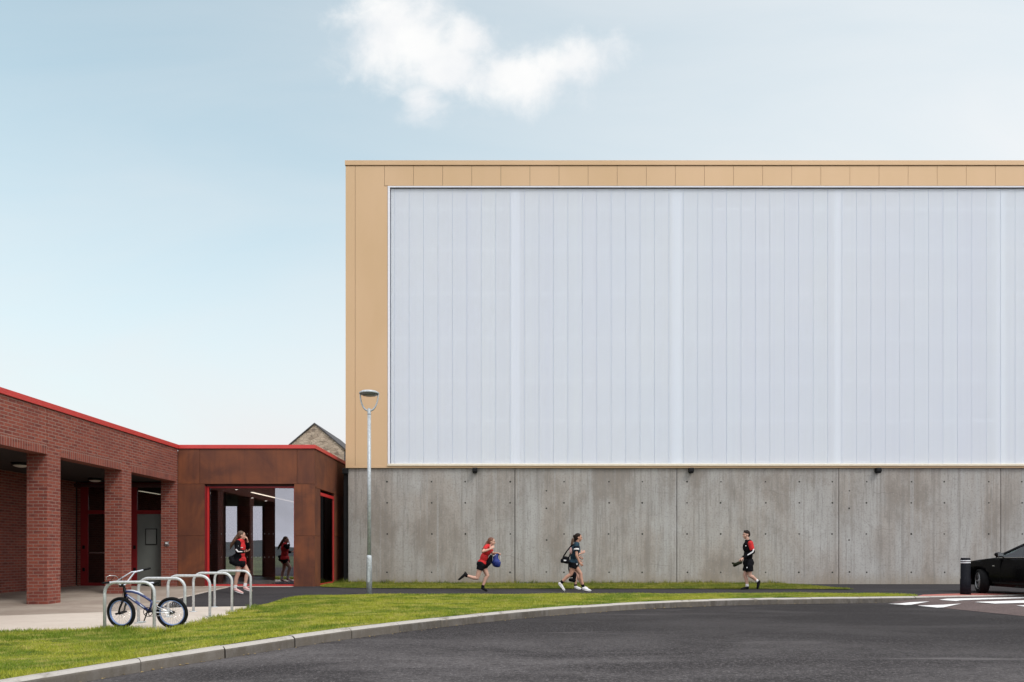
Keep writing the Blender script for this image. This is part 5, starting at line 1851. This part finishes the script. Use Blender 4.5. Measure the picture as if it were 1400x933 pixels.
# ---------------------------------------------------------------- two walking girls
def walking_girl_front():
    h = Person(19.15, 1, 0.98, "dark haired girl in teal shirt striding along the path with a black shoulder bag", base=(795, 808.6), skin="skin_tanned")
    q = h.q
    pel, chest, neck = q(783.8, 770.5), q(786.6, 751.5), q(788.8, 743.0)
    h.torso(pel, chest, neck, FAR)
    h.head(q(790.9, 735.0), (1, -0.05, -0.05), 0.03)
    h.body.append(('c', neck, 0.05, q(790, 739), 0.053))
    sn, sf = q(788.0, 745.6, -0.16), q(788.4, 745.6, 0.16)
    h.shoulders(sn, sf)
    el, wr = q(788.4, 759.4, -0.215), q(792.2, 769.3, -0.20)
    h.arm(sn, el, wr, 0.7, palm=Vector((0, 1, 0)), hand=q(795.6, 773.0, -0.19))
    elf, wrf = q(787.6, 759.0, 0.2), q(791.0, 766.0, 0.2)
    h.arm(sf, elf, wrf, 0.8, palm=Vector((0, -1, 0)))
    hipn, hipf = q(784.0, 773.5, -0.085), q(785.0, 773.5, 0.085)
    kn, an, toe = q(780.4, 785.4, -0.08), q(766.9, 797.2, -0.06), q(771.6, 808.4, -0.06)
    kf, af, tf = q(793.8, 784.6, 0.06), q(797.4, 803.0, 0.05), q(807.6, 808.6, 0.05)
    h.leg(hipn, kn, an, an.lerp(toe, 0.5)); h.leg(hipf, kf, af, af.lerp(tf, 0.6))
    h.finish(); h.face_bits()
    f, l, up = h.hfr; c = h.hc
    h.hair("hair_dark", [('e', c - f * 0.115 + up * 0.03, (0.045, 0.045, 0.045), h.hfr), ('c', c - f * 0.10 - up * 0.02, 0.035, q(786.6, 743.5), 0.03)])
    shirt = infl(h.tp, 0.018) + infl(h.shp, 0.014) + [('k', sn, 0.072, sn.lerp(el, 0.30), 0.070), ('k', sf, 0.07, sf.lerp(elf, 0.58), 0.064), ('k', chest.lerp(neck, .3), 0.09, chest.lerp(neck, 0.85), 0.066)]
    blob("shirt", shirt, "teal_cloth", h.root)
    blob("sleeve", [('k', sn.lerp(el, 0.12), 0.076, sn.lerp(el, 0.62), 0.064)], "navy_cloth", h.root, 0.007)
    blob("sleeve_patch", [('k', sn.lerp(el, 0.34), 0.0765, sn.lerp(el, 0.50), 0.0735)], "white_cloth", h.root, 0.006, 1)
    blob("collar", [('k', chest.lerp(neck, 0.80), 0.074, neck + h.spine * 0.012, 0.064)], "white_cloth", h.root, 0.007)
    blob("back_panel", [('e', q(780.6, 753.5, -0.05), (0.045, 0.075, 0.10), None)], "pink_cloth", h.root, 0.007)
    sh = [('e', pel - h.spine * 0.01, (0.142, 0.182, 0.12), h.tor['fr']), ('c', hipn, 0.108, hipn + UP * 0.03, 0.108), ('c', hipf, 0.108, hipf + UP * 0.03, 0.108), ('k', hipn, 0.112, hipn.lerp(kn, 0.30), 0.108), ('k', hipf, 0.110, hipf.lerp(kf, 0.30), 0.106)]
    so = blob("shorts", sh, "black_cloth", h.root)
    MB().ell(q(788.9, 771.5, -0.165), (0.024, 0.012, 0.028), None, 10, 7).build("emblem", "white_cloth", so)
    for a, k in ((an, kn), (af, kf)):
        blob("sock", [('k', a.lerp(k, 0.20), 0.048, a, 0.045)], "black_cloth", h.root, 0.007)
    h.shoe(an, toe, "white_cloth", Vector((-0.42, 0, -0.35)), 0.0)
    h.shoe(af, tf, "white_cloth", None, 0.0)
    bag = empty("shoulder_bag", tuple(q(772, 765, -0.22)), "black shoulder bag with a pale emblem hanging behind the girl in teal", "bag")
    y = -0.20
    bp_ = [q(767.2, 768.6, y), q(769.6, 760.3, y), q(776.0, 761.2, y), q(778.0, 770.4, y), q(771, 770.2, y)]
    bd = blob("bag_body", [('c', q(769.4, 766.8, y), 0.065, q(775.4, 768.0, y), 0.065), ('c', q(771.2, 763, y), 0.05, q(775.2, 763.6, y), 0.05), ('c', q(767.8, 768.4, y), 0.03, q(777.4, 769.4, y), 0.03)], "black_cloth", bag, 0.008, 2)
    MB().obox(q(772.4, 766.4, y - 0.068), (0.034, 0, -0.004), (0, 0.003, 0), (0.002, 0, 0.016)).build("emblem", "white_cloth", bd)
    MB().tube([q(770.2, 761.2, y), q(775.6, 753.0, y), q(781.0, 746.4, -0.19), q(786.6, 743.6, -0.12), q(789.6, 745.2, -0.10)], 0.019, 8).build("strap", "black_cloth", bag)


def walking_girl_back():
    h = Person(20.05, 1, 0.96, "brown haired girl half hidden behind the girl in teal, her forearm raised", base=(788, 806.0))
    q = h.q
    pel, chest, neck = q(785.6, 769.5), q(787.0, 752.0), q(788.2, 743.6)
    h.torso(pel, chest, neck, FAR)
    h.head(q(789.6, 736.2), (1, 0.1, -0.05), 0.03)
    h.body.append(('c', neck, 0.05, q(789.0, 740), 0.052))
    sn, sf = q(787.6, 746.4, -0.155), q(788.0, 746.4, 0.155)
    h.shoulders(sn, sf)
    el, wr = q(789.0, 758.6, -0.19), q(794.6, 756.9, -0.17)
    h.arm(sn, el, wr, 0.6, palm=Vector((0, 1, 0)), hand=q(797.2, 755.4, -0.16))
    elf, wrf = q(786.6, 758.8, 0.2), q(791.6, 761.5, 0.2)
    h.arm(sf, elf, wrf, 0.8, palm=Vector((0, -1, 0)))
    hipn, hipf = q(785.2, 772.6, -0.08), q(786.2, 772.6, 0.08)
    kn, an, toe = q(787.6, 786.0, -0.06), q(786.8, 801.4, -0.05), q(793.4, 806.0, -0.05)
    kf, af, tf = q(789.8, 786.0, 0.07), q(797.0, 801.2, 0.06), q(803.0, 805.6, 0.06)
    h.leg(hipn, kn, an, an.lerp(toe, 0.6)); h.leg(hipf, kf, af, af.lerp(tf, 0.6))
    h.finish(); h.face_bits()
    f, l, up = h.hfr; c = h.hc
    h.hair("hair_brown", [('c', c - f * 0.09 + up * 0.0, 0.035, q(783.4, 738.0, -0.05), 0.045), ('c', q(783.4, 738.0, -0.05), 0.045, q(781.8, 744.0, -.06), 0.04), ('c', q(781.8, 744.0, -.06), 0.04, q(780.8, 749.5, -.06), 0.015)])
    shirt = infl(h.tp, 0.016) + infl(h.shp, 0.014) + [('k', sn, 0.068, sn.lerp(el, 0.55), 0.06), ('k', sf, 0.068, sf.lerp(elf, 0.55), 0.06), ('k', chest.lerp(neck, .4), 0.085, chest.lerp(neck, 0.85), 0.066)]
    blob("shirt", shirt, "navy_cloth", h.root)
    sh = [('e', pel - h.spine * 0.01, (0.138, 0.178, 0.12), h.tor['fr']), ('c', hipn, 0.105, hipn + UP * 0.03, 0.105), ('c', hipf, 0.105, hipf + UP * 0.03, 0.105), ('k', hipn, 0.108, hipn.lerp(kn, 0.33), 0.10), ('k', hipf, 0.108, hipf.lerp(kf, 0.33), 0.10)]
    blob("shorts", sh, "black_cloth", h.root)
    for a, k in ((an, kn), (af, kf)):
        blob("sock", [('k', a.lerp(k, 0.16), 0.046, a, 0.044)], "black_cloth", h.root, 0.007)
    h.shoe(an, toe, "white_cloth"); h.shoe(af, tf, "white_cloth")
    bag = empty("shoulder_bag", tuple(q(782, 789, -0.2)), "large black bag hanging low at the legs of the half hidden girl", "bag")
    y = -0.26
    blob("bag_body", [('c', q(779.6, 793.0, y), 0.05, q(784.8, 793.6, y), 0.06), ('c', q(780.6, 787.0, y), 0.06, q(785.6, 785.0, y), 0.06), ('c', q(784.6, 793.0, y), 0.05, q(786.4, 786.0, y), 0.05)], "black_cloth", bag, 0.009)
    MB().tube([q(780.6, 790, y), q(777.6, 778.0, -0.24), q(777.8, 762.0, -0.22), q(784, 748.2, -0.18), q(788, 745.0, -0.12)], 0.02, 8).build("strap", "black_cloth", bag)


walking_girl_front()
walking_girl_back()


# ---------------------------------------------------------------- walking boy
def walking_boy():
    h = Person(20.0, -1, 1.02, "boy in black tracksuit top with red sleeve patch walking towards the girls", base=(1019, 806.3))
    q = h.q
    pel, chest, neck = q(1023.2, 769.0), q(1022.8, 748.5), q(1022.0, 739.0)
    h.torso(pel, chest, neck, FAR, 'm')
    h.head(q(1020.3, 731.3), (-1, -0.1, -0.08), 0.02)
    h.body.append(('c', neck, 0.055, q(1021.2, 735.5), 0.058))
    sn, sf = q(1026.0, 743.0, -0.18), q(1022.4, 743.0, 0.18)
    h.shoulders(sn, sf)
    el, wr = q(1029.3, 755.0, -0.24), q(1015.6, 764.0, -0.22)
    h.arm(sn, el, wr, 1.5, palm=Vector((0, 0, -1)), hand=q(1010.0, 766.0, -0.2))
    elf, wrf = q(1024.0, 756.0, 0.23), q(1014.6, 763.4, 0.12)
    h.arm(sf, elf, wrf, 1.4, palm=Vector((0, 0, -1)))
    hipn, hipf = q(1023.6, 772.0, -0.09), q(1022.8, 772.0, 0.09)
    kf, af, tf = q(1018.6, 787.0, 0.07), q(1021.8, 802.0, 0.05), q(1013.2, 806.4, 0.04)
    kn, an, toe = q(1025.2, 787.4, -0.08), q(1035.6, 795.0, -0.06), q(1036.2, 804.6, -0.06)
    h.leg(hipn, kn, an, an.lerp(toe, 0.5)); h.leg(hipf, kf, af, af.lerp(tf, 0.6))
    h.finish(); h.face_bits()
    s, c = h.sc, h.hc
    f, l, up = h.hfr
    pr = [('e', c + up * 0.05 - f * 0.016, (0.097, 0.083, 0.082), h.hfr), ('e', c + up * 0.006 - f * 0.058, (0.055, 0.079, 0.08), h.hfr), ('c', c + up * 0.108 + f * 0.05, 0.025, c + up * 0.10 - f * 0.03, 0.04)]
    blob("hair", pr, "hair_dark", h.root, 0.007, 2)
    jac = infl(h.tp, 0.022) + infl(h.shp, 0.018) + [('k', sf, 0.07, elf, 0.058), ('k', elf, 0.058, elf.lerp(wrf, 0.9), 0.042), ('c', elf, 0.057, elf, 0.057), ('k', chest.lerp(neck, .3), 0.105, neck + UP * 0.015, 0.072), ('e', pel - h.spine * 0.02, (0.158, 0.195, 0.13), h.tor['fr'])]
    blob("jacket", jac, "black_cloth", h.root)
    blob("sleeve", [('c', el, 0.059, el.lerp(sn, 0.25), 0.062), ('k', el, 0.058, el.lerp(wr, 0.92), 0.042)], "black_cloth", h.root)
    blob("sleeve_patch", [('c', sn, 0.078, sn.lerp(el, 0.25), 0.074), ('k', sn.lerp(el, 0.2), 0.075, sn.lerp(el, 0.80), 0.064)], "red_cloth", h.root)
    st = MB()
    a, b = el.lerp(sn, 0.12), el.lerp(wr, 0.62)
    dd = (b - a).normalized(); nn = ortho(dd, Vector((0.3, 0, 1)))
    blob("sleeve_stripe", [('c', el + Vector((0.006, -0.045, 0.012)) + UP * 0.06, 0.020, el + Vector((-0.02, -0.048, 0.0)), 0.021), ('c', el + Vector((-0.02, -0.048, 0.0)), 0.021, el.lerp(wr, 0.55) + Vector((0.0, -0.036, 0.018)), 0.018)], "white_cloth", h.root, 0.006, 1)
    sh = [('e', pel - h.spine * 0.01, (0.15, 0.188, 0.13), h.tor['fr']), ('c', hipn, 0.118, hipn + UP * 0.05, 0.112), ('c', hipf, 0.118, hipf + UP * 0.05, 0.112), ('k', hipn, 0.122, hipn.lerp(kn, 0.62), 0.112), ('k', hipf, 0.120, hipf.lerp(kf, 0.62), 0.112)]
    so = blob("shorts", sh, "black_cloth", h.root)
    MB().ell(q(1021.2, 776.4, -0.20), (0.016, 0.016, 0.022), None, 10, 7).build("emblem", "white_cloth", so)
    MB().ell(q(1019.6, 746.6, -0.15), (0.014, 0.03, 0.018), None, 10, 7).build("emblem", "white_cloth", h.root)
    for a, k in ((an, kn), (af, kf)):
        blob("sock", [('k', a.lerp(k, 0.22), 0.049, a, 0.046)], "white_cloth", h.root, 0.007)
    h.shoe(an, toe, "black_rubber", Vector((0.50, 0, -0.18)), 0.0)
    h.shoe(af, tf, "black_rubber", None, 0.0)
    y = -0.2
    bt = blob("boots", [('c', q(1012.6, 769.0, y), 0.05, q(1005.0, 771.8, y), 0.042), ('c', q(1005.0, 771.8, y), 0.042, q(1001.8, 770.2, y), 0.03), ('c', q(1012.6, 769.0, y + .1), 0.05, q(1004.0, 773.6, y + .1), 0.04), ('c', q(1012.6, 769.6, y), 0.045, q(1013.4, 766.8, y), 0.035)], "olive_leather", None, 0.008)
    tag(bt, "pair of dark olive boots held in the walking boy's hand", "boots")


walking_boy()


# ---------------------------------------------------------------- girl by the entrance
def entrance_girl():
    h = Person(18.2, 1, 0.98, "girl with long hair in red and black jacket standing before the lobby glass", base=(329, 811.6))
    q = h.q
    lat = (FAR + Vector((-0.25, 0, 0))).normalized()
    pel, chest, neck = q(328.6, 767.5), q(328.0, 748.5), q(328.4, 739.2)
    h.torso(pel, chest, neck, lat)
    h.head(q(330.6, 732.2), (1, 0.35, 0.05), 0.0)
    h.body.append(('c', neck, 0.05, q(329.6, 736), 0.053))
    sn, sf = q(325.6, 742.0, -0.16), q(332.0, 742.0, 0.14)
    h.shoulders(sn, sf)
    el, wr = q(325.0, 754.4, -0.22), q(334.6, 754.6, -0.24)
    h.arm(sn, el, wr, 0.5, palm=Vector((0, 0, 1)), hand=q(340, 753.4, -0.24))
    elf, wrf = q(338.2, 747.5, 0.22), q(338.6, 740.5, 0.12)
    h.arm(sf, elf, wrf, 0.7, palm=Vector((-1, -0.3, 0)), hand=q(337.6, 734.6, 0.06))
    hipn, hipf = q(327.2, 770.2, -0.085), q(330.6, 770.2, 0.08)
    kn, an, toe = q(324.9, 786.0, -0.08), q(321.4, 804.5, -0.06), q(332.0, 811.8, -0.08)
    kf, af, tf = q(339.2, 782.6, 0.08), q(334.6, 802.2, 0.06), q(344.0, 808.8, 0.04)
    h.leg(hipn, kn, an, an.lerp(toe, 0.6)); h.leg(hipf, kf, af, af.lerp(tf, 0.6))
    h.finish(); h.face_bits()
    f, l, up = h.hfr; c = h.hc
    tl = [c - f * 0.08 + up * 0.02, q(323.4, 735.0, -.04), q(320.2, 740.2, -.06), q(316.6, 745.6, -.06), q(315.0, 750.2, -.05)]
    rr = [0.04, 0.048, 0.05, 0.04, 0.015]
    h.hair("hair_brown", [('c', tl[i], rr[i], tl[i + 1], rr[i + 1]) for i in range(4)])
    jac = infl(h.tp, 0.026) + infl(h.shp, 0.018) + [('k', chest.lerp(neck, .3), 0.10, neck + UP * 0.01, 0.07), ('c', pel + UP * 0.03, 0.15, pel - UP * 0.05, 0.15)]
    blob("jacket", jac, "red_cloth", h.root)
    blob("jacket_side", [('c', q(325.4, 748.0, -0.10), 0.085, q(325.0, 744, -0.11), 0.085), ('c', q(325.6, 760.0, -0.10), 0.10, q(325.0, 769.5, -0.09), 0.115), ('c', q(328, 768.5, -0.1), 0.09, q(331, 771.5, -0.09), 0.09)], "black_cloth", h.root)
    blob("sleeve", [('c', sn, 0.075, el, 0.062), ('c', el, 0.06, el.lerp(wr, 0.5), 0.055), ('k', el.lerp(wr, 0.4), 0.056, el.lerp(wr, 0.94), 0.044)], "black_cloth", h.root)
    blob("sleeve", [('c', sf, 0.073, elf, 0.06), ('k', elf, 0.06, elf.lerp(wrf, 0.9), 0.045)], "black_cloth", h.root)
    blob("sleeve_stripe", [('c', el + Vector((-0.02, -0.045, 0.05)), 0.019, el + Vector((0.03, -0.05, -0.005)), 0.02), ('c', el + Vector((0.03, -0.05, -0.005)), 0.02, el.lerp(wr, 0.72) + Vector((0, -0.036, 0.0)), 0.017)], "white_cloth", h.root, 0.006, 1)
    MB().obox(q(324.6, 746.8, -0.24), (0.03, 0, 0), (0, 0.006, 0), (0, 0, 0.008)).build("sleeve_print", "white_cloth", h.root)
    MB().obox(q(330.4, 748.9, -0.165), (0.03, 0, 0.004), (0, 0.012, 0), (0, 0, 0.008)).build("chest_print", "white_cloth", h.root)
    sh = [('e', pel - h.spine * 0.03, (0.148, 0.185, 0.12), h.tor['fr']), ('k', hipn, 0.118, hipn.lerp(kn, 0.24), 0.112), ('k', hipf, 0.115, hipf.lerp(kf, 0.24), 0.110)]
    blob("shorts", sh, "black_cloth", h.root)
    for a, k in ((an, kn), (af, kf)):
        blob("sock", [('k', a.lerp(k, 0.24), 0.047, a, 0.045)], "white_cloth", h.root, 0.007)
    h.shoe(an, toe, "pink_cloth", None, 0.0, "white_cloth"); h.shoe(af, tf, "pink_cloth", None, 0.0, "white_cloth")
    y = -0.16
    bag = blob("shoulder_bag", [('c', q(315.6, 763.4, y), 0.06, q(319.4, 768.0, y), 0.08), ('c', q(316.4, 768.6, y), 0.06, q(321.5, 770.5, y), 0.07), ('c', q(317.4, 761.6, y), 0.03, q(323, 757, -0.18), 0.02)], "black_cloth", None, 0.009)
    tag(bag, "black bag hanging behind the long haired girl at the lobby", "bag")


entrance_girl()
print("objects", len(bpy.data.objects))
